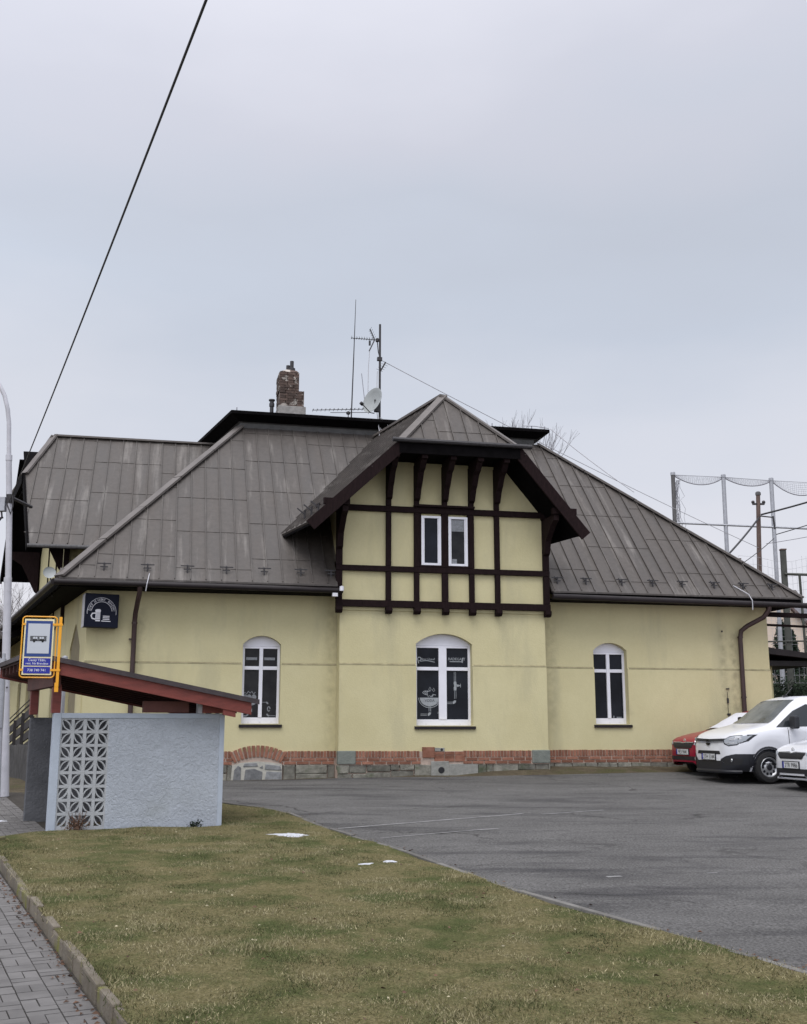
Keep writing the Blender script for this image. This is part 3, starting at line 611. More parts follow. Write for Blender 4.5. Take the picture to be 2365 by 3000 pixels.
    p.flat(arc(3.70,2.27,.14,180,360,12,ry=.1),T,.003)
    p.ribbon([(3.64,2.14),(3.64,1.96),(3.60,1.935),(3.53,1.935)],.035,T,.003); p.flat([(3.65,2.03),(3.72,2.055),(3.72,2.075),(3.65,2.1)],T,.003); p.flat([(3.72,2.03),(3.735,2.03),(3.735,2.1),(3.72,2.1)],T,.003)
    p.ribbon([(3.96,2.245),(4.05,2.245)],.012,T,.003); p.ribbon(arc(4.05,2.205,.038,90,0,8),.035,T,.003); p.ribbon(arc(4.115,2.095,.03,0,330,10,ry=.05),.02,T,.003); p.ribbon(arc(4.125,1.985,.045,180,270,8),.035,T,.003); p.ribbon([(4.125,1.94),(4.27,1.94)],.012,T,.003)
    p.obj('film_picture','decal_dim',fo)
    p=MB()
    for cx_ in (3.70,4.11):
        p.flat([(cx_-.13,3.205),(cx_+.12,3.205),(cx_+.12,3.265),(cx_-.13,3.265)],T,.003)
    p.obj('film_strip','decal_dim',fo)
    # right window
    fo,T=window(12.46,.88,1.76,3.54,.19,.17,3.05,.085,'R')
    p=MB(); p.flat([(12.57,1.91),(12.60,1.91),(12.60,1.96),(12.57,1.96)],T,.003); p.flat([(12.66,1.91),(12.79,1.91),(12.79,1.935),(12.66,1.935)],T,.003); p.obj('windowsill_things','decal_dim',fo)
    # ---- half-timbered gable
    UC=8.2; RZ=9.7; SLP=1.057; SA,SB=.95,1.2
    g=MB(); yg=-.44
    def roofz(u): return RZ-(SA*(8.24-u) if u<8.24 else SB*(u-8.24))
    g.prism([(5.6,yg,4.35),(10.68,yg,4.35),(10.68,yg,roofz(10.68)-.1),(9.62,yg,7.93),(6.5,yg,7.93),(5.6,yg,roofz(5.6)-.1)],(0,.3,0))
    g.box(5.62,5.9,-.2,1.6,4.6,6.9); g.box(10.4,10.66,-.2,1.6,4.6,6.9)
    gw=g.obj('gable_wall','plaster',inn)
    def tb(x0,x1,z0,z1,y0=-.53,name='timber_beam'):
        b=MB(); b.box(x0,x1,y0,yg+.02,z0,z1); return b.obj(name,'timber',inn,bevel=.008)
    tb(5.53,10.75,4.42,4.58,-.545); tb(5.53,10.75,5.26,5.39,-.532); tb(5.53,10.75,6.69,6.83,-.532); tb(7.38,8.87,6.835,6.89,-.60)
    posts=[5.60,6.77,7.45,8.14,8.80,9.44,10.67]
    for x in posts:
        hw=.075 if x in (5.60,10.67) else .062; top=roofz(x)-.25 if abs(x-UC)>1.5 else 7.85
        if abs(x-8.14)<.01:
            tb(x-.075,x+.075,4.585,5.255,-.526,'timber_post'); tb(x-.085,x+.085,5.395,6.685,-.526,'timber_post'); tb(x-hw,x+hw,6.895,top,-.526,'timber_post')
        else:
            for a,b in ((4.585,5.255),(5.395,6.685),(6.895 if 7.3<x<8.9 else 6.835,top)): tb(x-hw,x+hw,a,b,-.526,'timber_post')
        b=MB(); b.prism([(x-.075,-.44,4.415),(x-.075,-.62,4.415),(x-.075,-.62,4.33),(x-.075,-.56,4.27),(x-.075,-.44,4.27)],(.15,0,0)); b.obj('corbel','timber',inn,bevel=.01)
    tb(7.512,8.055,5.395,5.44,-.528); tb(8.225,8.738,5.395,5.44,-.528)
    tb(7.512,7.56,5.44,6.685,-.528); tb(8.70,8.738,5.44,6.685,-.528)
    for cx,st in ((7.80,0),(8.46,1)):
        f=MB(); x0,x1,z0,z1=cx-.245,cx+.245,5.44,6.63
        f.box(x0,x0+.055,-.52,-.4,z0,z1); f.box(x1-.055,x1,-.52,-.4,z0,z1); f.box(x0+.055,x1-.055,-.52,-.4,z0,z0+.055); f.box(x0+.055,x1-.055,-.52,-.4,z1-.055,z1)
        f.box(x0+.055,x0+.085,-.512,-.4,z0+.055,z1-.055); f.box(x1-.085,x1-.055,-.512,-.4,z0+.055,z1-.055)
        fo=f.obj('window','white_pvc',inn,bevel=.006); p=MB(); p.box(x0+.085,x1-.085,-.49,-.46,z0+.055,z1-.055); p.obj('pane','glass' if not st else 'glass_dim',fo)
        if st:
            p=MB(); p.box(x0+.09,x1-.09,-.494,-.4905,6.28,6.56); p.box(x0+.10,x0+.22,-.4945,-.4905,z0+.06,z0+.17); p.obj('blind','decal_dim',fo)
    # knee brackets under the clipped gable
    for x in (6.77,7.45,8.14,8.80,9.44):
        b=MB(); hw=.07
        b.prism([(x-hw,-.527,6.98),(x-hw,-.62,7.02),(x-hw,-.74,7.26),(x-hw,-.83,7.34),(x-hw,-1.0,7.58),(x-hw,-1.14,7.64),(x-hw,-1.30,7.80),(x-hw,-1.28,7.94),(x-hw,-.527,7.94)],(hw*2,0,0)); b.obj('roof_bracket','timber',inn,bevel=.008)
        b=MB(); b.box(x-.07,x+.07,-1.40,-1.281,7.82,7.98); b.obj('rafter_end','timber',inn)
    for x,s_ in ((5.60,-1),(10.67,1)):
        b=MB(); b.prism([(x-.07,-.533,5.75),(x-.07,-.62,5.8),(x-.07,-.72,6.1),(x-.07,-1.1,6.42),(x-.07,-1.3,6.5),(x-.07,-1.3,6.64),(x-.07,-.533,6.64)],(.14,0,0)); b.obj('roof_bracket','timber',inn,bevel=.008)
        b=MB(); b.bar((x-s_*.1,-.50,6.72),(x+s_*.55,-.50,6.72),.14,.14); b.bar((x-s_*.1,-1.28,6.72),(x+s_*.5,-1.28,6.72),.12,.14); b.obj('timber_beam','timber',inn)
    # ---- dormer roof with clipped gable
    yv=-1.42; zj=8.2; zv=6.25; yr=-.25; ur=lambda y:UC-.2157*(y-yr); hl=lambda s,z:(RZ-z)/(SA if s<0 else SB); pu=lambda s,z,y:ur(y)+s*hl(s,z)
    yb=lambda z:(z-4.9)/SLP-.6
    dr=MB()
    for s_ in (-1,1):
        roof_plane(dr,[(UC,yr,RZ),(pu(s_,zj,yv),yv,zj),(pu(s_,zv,yv),yv,zv),(pu(s_,zv,yb(zv)+.1),yb(zv)+.1,zv),(ur(3.95),3.95,RZ)],sp=.36)
    JL,JR=pu(-1,zj,yv),pu(1,zj,yv); roof_plane(dr,[(UC,yr,RZ),(JL,yv,zj),(JR,yv,zj)],sp=.36,row=9)
    dro=dr.obj('dormer_roof','roof',inn)
    hc=MB()
    for s_ in (-1,1): cap_strip(hc,(UC,yr+.02,RZ+.02),(pu(s_,zj,yv),yv,zj+.02),.22,.05,(s_*.5,-.6,.8))
    cap_strip(hc,(UC,yr,RZ+.03),(ur(3.9),3.9,RZ+.03),.2,.06); hc.obj('ridge_cap','hipcap',dro)
    sf=MB()
    for s_ in (-1,1):
        a=[(pu(s_,z,y),y,z-.07) for z,y in ((zj,yv+.03),(zv+.02,yv+.03),(zv+.02,yb(zv)+.1),(zj,2.3))]
        sf.prism(a,(0,0,-.05))
    sf.box(JL-.1,JR+.1,-1.36,-.46,7.94,8.0); sf.obj('soffit','black_board',dro)
    vb=MB()
    for s_ in (-1,1):
        a=Vector((pu(s_,zj+.04,yv),yv,zj-.08)); b=Vector((pu(s_,zv-.03,yv),yv,zv-.13)); v=MB(); v.bar(a,b,.06,.26,(0,0,1)); v.obj('verge_board','timber',dro)
    fa=MB(); fa.box(JL-.05,JR+.05,-1.46,-1.405,7.90,8.14); fa.obj('fascia_board','black_board',dro)
    gt=MB(); gt.tube([(JL-.22,-1.50,8.20),(JR+.32,-1.50,8.20)],.055,8); gt.box(JL-.2,JR+.3,-1.54,-1.42,8.205,8.235); gt.obj('gutter','iron',dro)
    # ---- main hip roof
    ze=4.9; ye=-.6; TL=(3.53,4.05,9.815); TR=(12.2,4.05,9.815); EL=(-.6,ye,ze); ER=(17.5,ye,ze)
    mr=MB()
    def fz(y): return ze+SLP*(y-ye)
    roof_plane(mr,[EL,(5.56,ye,ze),(5.56,0,fz(0)),(10.78,0,fz(0)),(10.78,ye,ze),ER,TR,TL],sp=.345)
    roof_plane(mr,[EL,TL,(2.46,9,9.815),(EL[0]+SL*13.6,13,ze)],sp=.4)
    roof_plane(mr,[ER,TR,(12.2,9,9.815),(17.5,13,ze)],sp=.4)
    mr.prism([(EL[0]+SL*13.6,13,ze),(17.5,13,ze),(12.2,9,9.815),(2.46,9,9.815)],(0,0,-.06))
    mro=mr.obj('main_roof','roof',inn)
    for a,b,nn in ((EL,TL,(-.6,-.6,.8)),(ER,TR,(.6,-.6,.8))):
        h=MB(); a=Vector(a); b=Vector(b); d=(b-a); k=5
        for i in range(k):
            p=a+d*(i/k); q=a+d*((i+.985)/k); h.bar(p+Vector((0,0,.025+.01*(i%2))),q+Vector((0,0,.03)),.27,.05,nn)
        h.obj('hip_cap','hipcap',mro)
    sf=MB(); sf.box(-.55,5.55,-.55,.02,4.70,4.735); sf.box(10.8,17.4,-.55,.02,4.70,4.735); sf.box(16.79,17.4,.02,12.9,4.70,4.735)
    sf.prism([(-.52,-.5,4.72),(.05,0,4.72),(.05+SL*13,13,4.72),(-.58+SL*13.5,13,4.72)],(0,0,.03)); sf.obj('soffit','black_board',mro)
    fb=MB(); fb.box(-.56,5.58,-.585,-.55,4.70,4.865); fb.box(10.78,17.45,-.585,-.55,4.70,4.865); fb.box(17.4,17.435,-.55,12.9,4.7,4.865); fb.bar((-.58,-.56,4.785),(-.58+SL*13.4,12.84,4.785),.03,.16); fb.obj('fascia_board','black_board',mro)
    fl=MB(); fl.prism([(-.6,-.62,4.86),(-.6,-.62,4.90),(-.6,-.40,5.13),(-.6,-.40,5.12)],(6.15,0,0)); fl.prism([(10.8,-.62,4.86),(10.8,-.62,4.90),(10.8,-.40,5.13),(10.8,-.40,5.12)],(6.65,0,0)); fl.obj('eave_flashing','roof',mro)
    def gutter(pts,name='gutter'):
        g=MB(); g.tube(pts,.068,10)
        a=Vector(pts[0]); b=Vector(pts[-1]); k=max(2,int((b-a).length/.8))
        g.obj(name,'gutter',mro,smooth=True)
    gutter([(-.68,-.68,4.79),(5.66,-.68,4.76)]); gutter([(10.76,-.68,4.76),(17.55,-.68,4.70)]); gutter([(-.70,-.62,4.80),(-.70+SL*12.4,11.8,4.80)])
    gutter([(17.60,-.6,4.70),(19.6,.4,4.68)]); 
    b=MB(); b.bar((16.7,.2,4.56),(19.6,.9,4.60),.10,.12); b.bar((16.7,.3,4.30),(19.6,1.2,4.34),.05,.06); b.obj('rear_beam','timber',mro)
    sg=MB(); sg.box(-.014,.014,-.02,.02,-.10,.10); sg.box(-.15,.15,-.018,-.006,.07,.095); sg.box(-.085,.085,-.018,-.006,-.005,.02); sg.bar((0,0,.0),(0,.18,.14),.02,.03)
    s0=sg.obj('snow_guard','iron',None)
    us=[.33,1.27,2.15,3.02,3.88,4.72,5.42,10.98,11.72,12.66,13.48,14.28,15.15,15.95,16.76]
    for i,u in enumerate(us):
        o=s0 if i==0 else s0.copy()
        if i: C.objects.link(o)
        o.parent=mro; o.location=(u,-.42,5.17-.55)
    for i,(u,y,z) in enumerate(((UC-3.02,-1.2,6.56),(UC-2.98,-.75,6.60),(UC-2.98,-.3,6.60),(UC+3.05,-1.1,6.54))):
        o=s0.copy(); C.objects.link(o); o.parent=dro; o.location=(pu(-1,6.46,y) if i<3 else pu(1,6.46,y),y,6.58-.55); o.rotation_euler=(0,0,PI/2)
    # ---- roof cap (raised ridge box)
    cz=9.70; C1=Vector((3.25,3.68,0)); C2=Vector((12.42,3.68,0)); dl=Vector((SL,1,0))
    def ring(ins,z):
        return [(3.25+ins+SL*ins,3.68+ins,z),(12.42-ins,3.68+ins,z),(12.42-ins,9.4-ins,z),(3.25+ins+SL*(5.72-ins),9.4-ins,z)]
    def loft(mb,levels):
        rs=[ring(i,z) for i,z in levels]; vs=[v for r_ in rs for v in r_]; fs=[]
        for k in range(len(rs)-1):
            for i in range(4): fs.append((k*4+i,k*4+(i+1)%4,(k+1)*4+(i+1)%4,(k+1)*4+i))
        fs+= [(3,2,1,0),tuple((len(rs)-1)*4+i for i in range(4))]; return mb.add(vs,fs)
    n_=loft(MB(),[(.52,9.45),(.40,9.86)]); rc=n_.obj('roof_cap','capgrey',mro)
    loft(MB(),[(.36,9.80),(.36,9.94),(.30,9.96)]).obj('cap_frieze','hipcap' if False else 'capgrey',rc)
    loft(MB(),[(.30,9.962),(.02,10.10),(0,10.10),(0,10.19),(.06,10.20)]).obj('cap_top','black_board',rc)
    cb=MB(); cb.tube([(11.6,3.72,10.26),(12.0,3.75,10.28),(12.42,3.75,10.24)],.01,5); [cb.tube([(x,3.75,10.19),(x,3.75,10.29)],.015,5) for x in (10.2,10.7,11.9,12.3,3.4)]; cb.obj('lightning_wire','wire',rc)
    # ---- chimney and vent
    ch=MB()
    ch.box(4.62,5.42,4.7,5.7,10.19,10.72); cho=ch.obj('chimney','render',mro,bevel=.02)
    cb=MB(); z=10.72
    while z<11.72:
        up=z>11.18; x0,x1,y0,y1=(4.64,5.22,4.72,5.5) if up else (4.66,5.37,4.72,5.62)
        sh=0 if int(round((z-10.5)/.078))%2 else .07; x=x0-sh
        while x<x1:
            a=max(x,x0); b=min(x+.235,x1); j=random.uniform(-.012,.012)
            if b-a>.02: cb.box(a+.004,b-.006,y0+j,y0+.13,z,z+.07)
            x+=.245
        y=y0+.12
        while y<y1:
            b=min(y+.235,y1)
            for xa in (x0,x1-.12): j=random.uniform(-.01,.01); cb.box(xa+j,xa+.12+j,y+.005,b-.005,z,z+.07)
            y+=.245
        cb.box(x0+.03,x1-.03,y0+.03,y1-.03,z-.01,z+.074); z+=.078
    cb.prism([(4.66,4.74,11.745),(5.2,4.74,11.745),(5.14,4.82,11.82),(4.86,4.82,11.84)],(0,.7,0)); cb.obj('brick_stack','chimbrick',cho)
    fp=MB(); fp.lathe([(.10,0),(.10,.14),(.085,.15),(.055,.16),(.055,.36),(0,.36)],(5.02,4.95,11.78),(0,0,1),12); fp.lathe([(.06,0),(.06,.27),(0,.27)],(4.93,5.1,11.78),(0,0,1),10); fp.obj('flue_pot','iron',cho,smooth=True)
    vp=MB(); vp.lathe([(.055,0),(.055,.52),(.075,.53),(.075,.62),(.06,.63),(.06,.68),(.09,.70),(.09,.735),(0,.75)],(4.46,4.9,10.19),(0,0,1),14); vp.obj('vent_pipe','iron',mro,smooth=True)
    # ---- street wing with its own clipped gable
    wn=6.5; wz=9.9; hw=3.5; zl=wz-SLP*hw; hj2=1.4; uv=lambda n:-1.72-.22*(n-3.0); ul=-1.6
    wr=MB()
    for s_ in (-1,1):
        ev=wn+s_*hw; je=wn+s_*hj2
        roof_plane(wr,[(ul,wn,wz),(uv(je),je,wz-SLP*hj2),(uv(ev),ev,zl),(3.4,ev,zl),(3.4,wn,wz)],sp=.37,row=1.5)
    a,b=wn-hj2,wn+hj2; roof_plane(wr,[(ul,wn,wz),(uv(b),b,wz-SLP*hj2),(uv(a),a,wz-SLP*hj2)],sp=.4,row=9)
    wro=wr.obj('wing_roof','roof',inn)
    h=MB(); cap_strip(h,(ul,wn,wz+.02),(3,wn,wz+.02),.2,.05); cap_strip(h,(ul,wn,wz+.02),(uv(a),a,wz-SLP*hj2+.02),.24,.05,(-.6,-.5,.8)); cap_strip(h,(ul,wn,wz+.02),(uv(b),b,wz-SLP*hj2+.02),.2,.05,(-.6,.5,.8)); h.obj('ridge_cap','hipcap',wro)
    s=MB()
    for s_ in (-1,1):
        ev=wn+s_*(hw-.02); je=wn+s_*hj2; m=wn+s_*.5
        s.prism([(uv(m)+.03,m,wz-SLP*.5-.08),(uv(je)+.03,je,wz-SLP*hj2-.08),(uv(ev)+.03,ev,zl-.06),(1.,ev,zl-.06),(1.,m,wz-SLP*.5-.08)],(0,0,-.05))
        s.bar((uv(je),je,wz-SLP*hj2-.10),(uv(ev),ev,zl-.10),.05,.26)
    s.bar((uv(a),a-.1,wz-SLP*hj2-.12),(uv(b),b+.1,wz-SLP*hj2-.12),.08,.30); s.prism([(uv(a)+.05,a,wz-SLP*hj2-.28),(uv(b)+.05,b,wz-SLP*hj2-.28),(SL*b,b,wz-SLP*hj2-.28),(SL*a,a,wz-SLP*hj2-.28)],(0,0,-.05)); s.obj('soffit','black_board',wro)
    s=MB(); s.tube([(uv(3.0),2.94,zl-.06),(.3,2.94,zl-.06)],.05,8); s.obj('gutter','oldwood',wro)
    gw=MB(); q=[(3.75,4.3),(9.25,4.3),(9.25,6.6),(wn+1.3,8.1),(wn-1.3,8.1),(3.75,6.6)]; gw.prism([(SL*n-.06,n,z) for n,z in q],(.3,0,0)); gw.prism([(SL*3.75-.06,3.75,4.3),(.6,3.75,4.3),(.6,3.75,6.55),(SL*3.75-.06,3.75,6.55)],(0,.2,0)); gw.obj('wing_gable_wall','plaster',inn)
    for n in (3.75,5.3,7.0,9.2):
        b=MB(); b.prism([(SL*n-.085,n-.07,4.25),(SL*n-.085,n+.07,4.25),(SL*n-.085,n+.07,min(7.2,wz-SLP*(abs(n-wn)+.07)-.2)),(SL*n-.085,n-.07,min(7.2,wz-SLP*(abs(n-wn)+.07)-.2))],(.13,0,0)); b.obj('timber_post','timber',wro)
    for n in (3.85,9.1):
        b=MB(); b.prism([(SL*n-.1,n-.07,5.6),(SL*n-.2,n-.07,5.7),(SL*n-.6,n-.07,6.5),(SL*n-1.0,n-.07,6.75),(SL*n-1.0,n-.07,6.9),(SL*n-.1,n-.07,6.9)],(0,.14,0)); b.obj('roof_bracket','timber',wro)
    # street porch farther along the left wall
    p=MB(); p.prism([(SL*9.6-.02,9.6,4.95),(SL*9.6-1.0,9.6,4.35),(SL*9.6-1.0,9.6,4.22),(SL*9.6-.02,9.6,4.6)],(SL*9,9,0)); po=p.obj('street_porch','black_board',inn)
    p=MB(); p.bar((SL*9.6-1.02,9.55,4.36),(SL*18.6-1.02,18.55,4.36),.10,.10); p.obj('gutter','roof',po)
    for n in (9.7,12.6,15.5): p=MB(); p.bar((SL*n-.9,n,.6),(SL*n-.9,n,4.3),.14,.14,(0,1,0)); p.obj('timber_post','timber',po)
    # ---- downpipes and cables
    d=MB(); d.tube([(1.13,-.66,4.74),(1.13,-.62,4.60),(1.09,-.42,4.40),(1.05,-.2,4.18),(1.04,-.12,4.02),(1.04,-.11,3.2),(1.04,-.12,.7)],.055,10); [d.tube([(1.04,-.12,z),(1.04,-.12,z+.04)],.068,10) for z in (3.95,2.6,1.3)]; d.box(.93,.99,-.10,0,3.6,3.63); d.obj('downpipe','pipe',inn,smooth=True)
    d=MB(); d.tube([(16.50,-.66,4.70),(16.50,-.64,4.58),(16.42,-.5,4.40),(16.10,-.25,4.20),(15.98,-.14,4.08),(15.96,-.11,3.9),(15.96,-.11,.9)],.06,10); [d.tube([(15.96,-.11,z),(15.96,-.11,z+.04)],.073,10) for z in (3.9,2.4)]; d.obj('downpipe','pipe',inn,smooth=True)
    d=MB(); d.tube([(15.55,-.045,2.55),(15.55,-.045,1.2)],.006,5); [d.box(15.52,15.60,-.07,0,z,z+.025) for z in (2.62,2.0,1.98)]; d.box(15.53,15.57,-.07,0,2.28,2.4); d.box(15.5,15.53,-.03,0,4.05,4.09); d.obj('wall_conduit','iron',inn)
    d=MB(); d.tube([(1.32,-.45,5.06),(1.30,-.68,4.9),(1.28,-.76,4.78),(1.26,-.75,4.62)],.012,5); d.tube([(15.72,-.35,5.2),(15.95,-.66,4.95),(15.98,-.77,4.78),(15.98,-.76,4.55)],.013,5); d.obj('roof_cable','wirepale',inn)
    d=MB(); d.box(5.42,5.54,-.72,-.60,4.62,4.70); d.lathe([(0,0),(.05,0),(.05,.1),(0,.12)],(5.62,-.78,4.74),(0,0,1),10); d.obj('wall_lamp','white_pvc',inn)
    return inn
# ------------------------------------------------------------------ wall sign
def build_wall_sign():
    x,y=W(.28,-.16); t=thing('wall_sign','black illuminated box sign with white arc lettering high on the yellow wall','sign',(x,y,3.84),PHI+R(14))
    b=MB(); b.box(-.37,.37,-.20,.06,0,.745); b.obj('sign_face','lightbox',t,bevel=.008)
    s=MB(); s.prism([(-.372,-.19,.01),(-.372,.05,-.02),(-.372,.05,.72),(-.372,-.19,.735)],(-.012,0,0)); s.obj('sign_edge','signside',t)
    k=MB(); k.bar((-.1,.05,.6),(-.1,.22,.6),.03,.03); k.bar((.3,.05,.6),(.3,.12,.6),.03,.03); k.obj('wall_mount','iron',t)
    T=lambda x,z,h:(x,-.2-h,z); m=MB(); cx,cz=0.,.33
    m.ribbon(arc(cx,cz,.315,-8,188,40,ry=.325),.008,T); m.ribbon(arc(cx,cz,.225,8,172,36,ry=.235),.010,T)
    s_="ŽIVOT JE HOŘKÝ. BOHUDÍK!"; n=len(s_)
    for i,ch in enumerate(s_):
        if ch==' ': continue
        a=R(174-168*(i+.5)/n); v,f=text_verts(ch,.072); rr=.247; ct,st=math.cos(a-PI/2),math.sin(a-PI/2)
        m.add([T(cx+rr*math.cos(a)+p*ct*.9-q*st,cz+rr*1.035*math.sin(a)+p*st*.9+q*ct,.004) for p,q,_ in v],f)
    m.obj('lettering','signwhite',t)
    g=MB()   # plain beer mug emblem
    g.flat([(-.13,.13),(-.03,.13),(-.03,.35),(-.13,.35)],T); g.flat([(-.14,.34),(-.02,.34),(-.02,.385),(-.05,.40),(-.10,.395),(-.14,.38)],T,.005)
    g.ribbon([(-.13,.31),(-.20,.30),(-.225,.25),(-.20,.19),(-.13,.175)],.028,T); g.flat([(.0,.13),(.20,.13),(.205,.145),(.0,.15)],T)
    for z in (.17,.205,.24): g.flat([(.03,z),(.17,z),(.18,z+.018),(.03,z+.018)],T)
    g.obj('mug_emblem','signwhite',t)
    g=MB(); g.flat([(-.13,.165),(-.03,.165),(-.03,.175),(-.13,.175)],lambda x,z,h:(x,-.205-h,z),.002); [g.flat([(a,.19),(a+.006,.19),(a+.006,.33),(a,.33)],lambda x,z,h:(x,-.205-h,z),.002) for a in (-.105,-.08,-.055)]; g.obj('mug_lines','lightbox',t)
# ------------------------------------------------------------------ bus shelter
SHX,SHY,SHZ=-5.0,15.82,.245
def sk(w,t,z): return (w-.25*t,.968*t,z)
def build_shelter():
    t=thing('bus_shelter','small bus shelter with pale blue rendered wall, breeze block screen and red wooden mono-pitch roof','bus shelter',(SHX,SHY,SHZ),PHI)
    H=1.625; th=.14
    def slab(w0,w1,t0,t1,z0,z1,mb): 
        return mb.add([sk(a,b,c) for c in (z0,z1) for a,b in ((w0,t0),(w1,t0),(w1,t1),(w0,t1))],[(0,3,2,1),(4,5,6,7),(0,1,5,4),(1,2,6,5),(2,3,7,6),(3,0,4,7)])
    f=MB(); slab(0,.105,0,th,-.15,H,f); slab(2.35,2.42,0,th,-.15,H,f); slab(.105,2.35,0,th,H-.075,H,f); f.obj('wall_frame','shframe',t,bevel=.01)
    p=MB(); slab(.775,2.35,.012,th-.02,-.15,H-.075,p); p.obj('plaster_panel','shwall',t)
    b=MB(); x0,x1,z0,z1=.105,.775,.03,H-.075; cw=(x1-x0)/4; chh=(z1-z0)/8; T=lambda x,z,h:sk(x,.10-h,z)
    def bx(a0,a1,c0,c1,d=.085): 
        b.add([sk(a,tt,c) for c in (c0,c1) for a,tt in ((a0,.10-d),(a1,.10-d),(a1,.12),(a0,.12))],[(0,3,2,1),(4,5,6,7),(0,1,5,4),(1,2,6,5),(2,3,7,6),(3,0,4,7)])
    for i in range(5): bw=.018 if i in (0,4) else (.023 if i==2 else .021); bx(x0+i*cw-bw*(i>0),x0+i*cw+bw*(i<4),z0,z1,.086)
    for i in range(9): bw=.020; bx(x0,x1,z0+i*chh-bw*(i>0),z0+i*chh+bw*(i<8),.083)
    for i in range(4):
        for j in range(8):
            a0,a1=x0+i*cw+.019,x0+(i+1)*cw-.019; c0,c1=z0+j*chh+.019,z0+(j+1)*chh-.019; wd,hh=a1-a0,c1-c0
            for s_ in (0,1):
                if (i+j+1)%2:   # leaf from lower left to upper right
                    ctr,a_=((a1,c0),(90,180)) if s_==0 else ((a0,c1),(-90,0))
                else: ctr,a_=((a0,c0),(0,90)) if s_==0 else ((a1,c1),(180,270))
                b.ribbon([(ctr[0]+wd*math.cos(R(a_[0]+(a_[1]-a_[0])*k/8)),ctr[1]+hh*math.sin(R(a_[0]+(a_[1]-a_[0])*k/8))) for k in range(9)],.017,T,.078)
    bx(x0,x1,-.15,.03,.086); b.obj('breeze_block_screen','breeze',t)
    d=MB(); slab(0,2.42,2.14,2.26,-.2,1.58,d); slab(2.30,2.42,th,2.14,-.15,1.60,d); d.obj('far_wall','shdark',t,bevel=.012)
    s=MB(); slab(-.03,2.4,2.10,2.32,-.2,-.06,s); slab(.1,2.3,.15,2.14,-.2,-.09,s); s.obj('floor_slab','edging',t)
    # timber frame and roof: slope falls to the rear
    zr=lambda w:2.425-.2025*(w+.42)
    for tt in (.02,2.04):
        q=MB(); slab(-.03,.09,tt,tt+.13,H,2.03,q); q.obj('roof_post','redwood',t,bevel=.006)
    q=MB(); slab(-.06,.05,-.10,2.30,2.0,2.21,q); slab(1.25,1.9,.02,.12,1.635,1.80,q); q.obj('roof_beam','redwood2',t,bevel=.006)
    q=MB(); slab(2.08,2.55,-.06,.06,1.63,1.80,q); q.obj('wall_plate','redwood',t,bevel=.006)
    q=MB(); slab(2.02,2.10,-.02,.08,1.625,1.80,q); q.obj('steel_bracket','galv',t)
    t0,t1=-.32,3.0
    def rb(w0,w1,ta,tb,lo,hi,mb): return mb.add([sk(w,a,zr(w)+h) for h in (lo,hi) for w,a in ((w0,ta),(w1,ta),(w1,tb),(w0,tb))],[(0,3,2,1),(4,5,6,7),(0,1,5,4),(1,2,6,5),(2,3,7,6),(3,0,4,7)])
    q=MB(); rb(-.42,2.78,t0-.03,t1+.03,0,.045,q); rb(-.44,2.80,t0-.045,t0-.03,-.02,.05,q); rb(-.44,-.42,t0-.03,t1+.03,-.02,.05,q); ro=q.obj('roof_covering','felt',t)
    q=MB(); rb(-.41,2.70,t0,t0+.035,-.19,-.002,q); rb(-.41,2.70,t1-.035,t1,-.19,-.002,q); q.obj('side_fascia','redwood',ro,bevel=.004)
    q=MB(); rb(2.30,2.48,t0+.02,t0+.06,-.27,-.19,q); q.obj('fascia_block','redwood',ro)
    q=MB(); k=0; w=-.40
    while w<2.7: rb(w,w+.105,t0+.04,t1-.04,-.045,-.012,q); w+=.115
    q.obj('soffit_boards','soffitwood_shaded',ro)
    q=MB()
    tt=t0+.12
    while tt<t1-.1: rb(-.40,2.66,tt,tt+.06,-.17,-.05,q); tt+=.42
    q.obj('rafters','soffitwood_shaded',ro)
